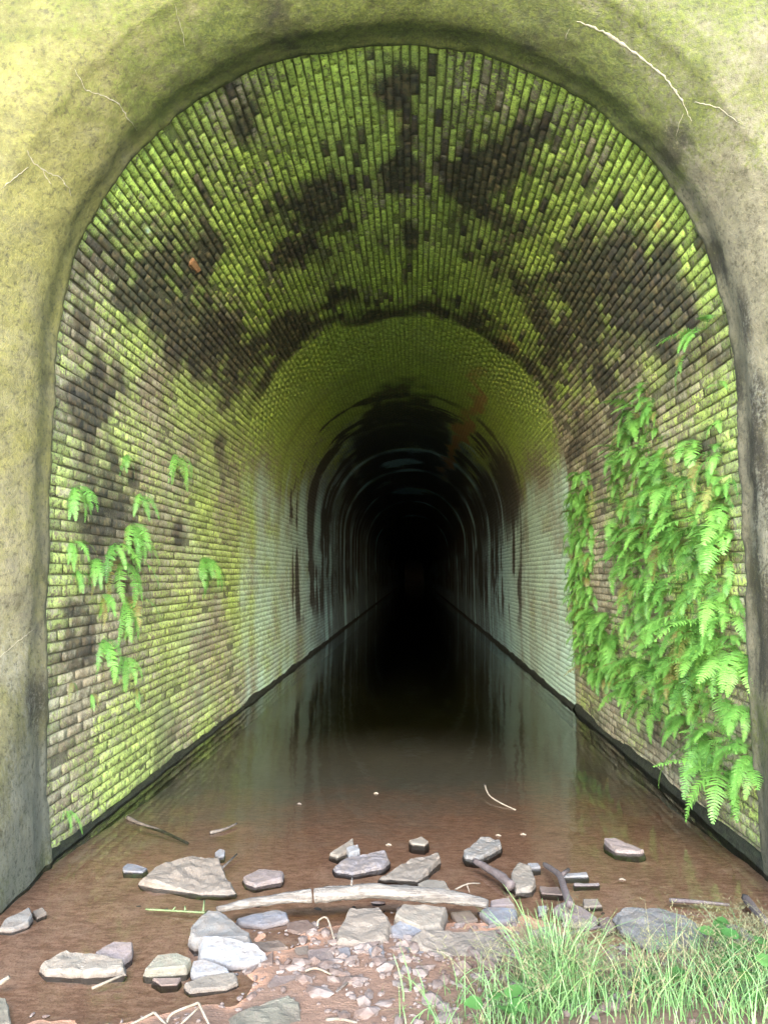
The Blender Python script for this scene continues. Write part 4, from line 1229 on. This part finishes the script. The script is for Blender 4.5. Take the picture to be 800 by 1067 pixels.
vs, fs = [], []
for _ in range(420):
    t = gr.random()
    if t < .3: x, y = gr.gauss(1.33, .14), gr.gauss(3.32, .14)
    elif t < .55: x, y = gr.gauss(.55, .10), gr.gauss(3.05, .12)
    else: x, y = gr.gauss(.9, .42), gr.gauss(2.95, .17)
    if x < .05 or x > 1.75 or y > 3.55: continue
    h = gr.uniform(.14, .30); az = gr.uniform(0, 6.28)
    lean = h * gr.uniform(.3, .9)
    p = Vector((x, y, ground_z(x, y)))
    tip = blade(vs, fs, p, h, lean, az, .0011, gr)
    d = Vector((math.cos(az), math.sin(az), 0))
    for k in range(gr.randint(7, 13)):               # drooping spikelets
        e = gr.uniform(.6, 1.0)
        c = p + d * lean * e ** 1.8 + Vector((0, 0, h * (e - .28 * (lean / h) * e ** 2.4)))
        a2 = gr.uniform(0, 6.28); ll = gr.uniform(.012, .035)
        dd = Vector((math.cos(a2), math.sin(a2), gr.uniform(-.6, .5))).normalized()
        sd = dd.cross(Vector((0, 0, 1))).normalized()
        o = len(vs)
        q = c + dd * ll
        vs += [c, c + dd * ll * .6 + sd * .0008, q + sd * .0022 + Vector((0, 0, -.003)), q + dd * .007, q - sd * .0022 + Vector((0, 0, -.003)), c + dd * ll * .6 - sd * .0008]
        fs += [(o, o + 1, o + 5), (o + 1, o + 2, o + 4, o + 5), (o + 2, o + 3, o + 4)]
for _ in range(260):                                  # dead straw lying about the bank
    x, y = gr.gauss(.75, .45), gr.gauss(2.95, .2)
    if x < -.1 or x > 1.8 or y > 3.6 or y < 2.3: continue
    h = gr.uniform(.02, .06)
    blade(vs, fs, Vector((x, y, ground_z(x, y) + .003)), h, gr.uniform(.06, .22), gr.uniform(0, 6.28), .0016, gr)
seed = mesh_obj("seeding_grass", vs, fs, M_SEED)
tag(seed, "straw coloured seed heads of fine grass over the front right bank", "grass", kind="stuff")


# leafy weeds in the grass
def leaf_mesh(seed):
    r = random.Random(seed)
    n = 9
    vs, fs = [], []
    for i in range(n + 1):
        t = i / n
        w = 0.5 * math.sin(math.pi * min(1, t * 1.0) ** .8) ** .8 * (1 + .10 * ((i % 2) * 2 - 1)) * .95
        y = t; z = -0.28 * t * t + .02 * math.sin(t * 9)
        vs += [(-w, y, z + .12 * w), (0, y, z), (w, y, z + .12 * w)]
        if i:
            o = (i - 1) * 3
            fs += [(o, o + 1, o + 4, o + 3), (o + 1, o + 2, o + 5, o + 4)]
    me = bpy.data.meshes.new("leaf"); me.from_pydata(vs, [], fs); me.materials.append(M_WEED)
    me.polygons.foreach_set("use_smooth", [True] * len(me.polygons))
    return me


LEAF = [leaf_mesh(i) for i in range(3)]
WEEDS = [(752, 1000, .17, 9, .070, "leafy weed with rounded leaves in front of the half hidden grey stone"), (786, 1015, .17, 9, .075, "leafy weed nearest the right edge, upper one"), (792, 1055, .13, 8, .075, "leafy weed in the lower right corner"),
         (727, 1030, .10, 7, .060, "leafy weed low in the grass left of the rounded leaved one"), (692, 1015, .08, 5, .050, "small yellowish weed in the grass below the big flat grey rock"), (519, 1052, .09, 7, .070, "leafy weed at the left of the grass beside the tall tuft"),
         (655, 1025, .07, 4, .045, "smallest weed in the middle of the grass"), (765, 975, .16, 6, .055, "weed climbing beside the half hidden grey stone")]
for i, (px, py, h, nl, sz, lab) in enumerate(WEEDS):
    r = random.Random(i + 40)
    g = at_z(px, py, .10)
    g.z = ground_z(g.x, g.y)
    e = empty("leafy_weed", g); tag(e, lab, "weed", "leafy weeds in the grass")
    parts = []
    for k in range(nl):
        az = r.uniform(0, 6.28); hh = h * r.uniform(.5, 1.0); rad = sz * r.uniform(.3, 1.1)
        top = Vector((math.cos(az) * rad, math.sin(az) * rad, hh))
        parts.append(tube([Vector((0, 0, 0)), top * .5 + Vector((0, 0, .02)), top], [.002, .0016, .0012], 5))
        o = bpy.data.objects.new("leaf", r.choice(LEAF)); col.objects.link(o); o.parent = e
        o.location = top; s = sz * r.uniform(.7, 1.1); o.scale = (s, s, s)
        o.rotation_euler = (R(r.uniform(-5, 35)), R(r.uniform(-15, 15)), az - R(90))
    V, Fc = merge(parts)
    mesh_obj("stem", V, Fc, M_STEM, e)

# ------------------------------------------------------------------ light
SUN_EL, SUN_AZ = 17, 181                                 # behind the viewer, a little to the left
w = bpy.data.worlds.new("World"); scn.world = w; w.use_nodes = True
nt = w.node_tree
bg = nt.nodes['Background']
sky = nt.nodes.new('ShaderNodeTexSky'); sky.sky_type = 'NISHITA'; sky.sun_disc = False
sky.sun_elevation = R(SUN_EL); sky.sun_rotation = R(SUN_AZ); sky.dust_density = 0.7; sky.air_density = 1.0; sky.ozone_density = 1.0
nt.links.new(sky.outputs[0], bg.inputs[0]); bg.inputs[1].default_value = 0.15
sl = bpy.data.lights.new("sun", 'SUN'); sl.energy = 1.5; sl.angle = R(70); sl.color = (1.0, .985, .96)
so = bpy.data.objects.new("sun", sl); col.objects.link(so)
az = R(SUN_AZ)
sd = Vector((math.sin(az) * math.cos(R(SUN_EL)), math.cos(az) * math.cos(R(SUN_EL)), math.sin(R(SUN_EL))))
so.rotation_euler = sd.to_track_quat('Z', 'Y').to_euler()
so.location = sd * 20

scn.view_settings.view_transform = 'Standard'
scn.view_settings.look = 'None'
scn.view_settings.exposure = 4.15
scn.view_settings.gamma = 1
scn.view_settings.use_curve_mapping = False
scn.render.engine = 'CYCLES'
cy = scn.cycles
cy.max_bounces = 14; cy.diffuse_bounces = 12; cy.glossy_bounces = 4; cy.transparent_max_bounces = 12; cy.transmission_bounces = 4
cy.use_denoising = True
cy.caustics_reflective = False; cy.caustics_refractive = False
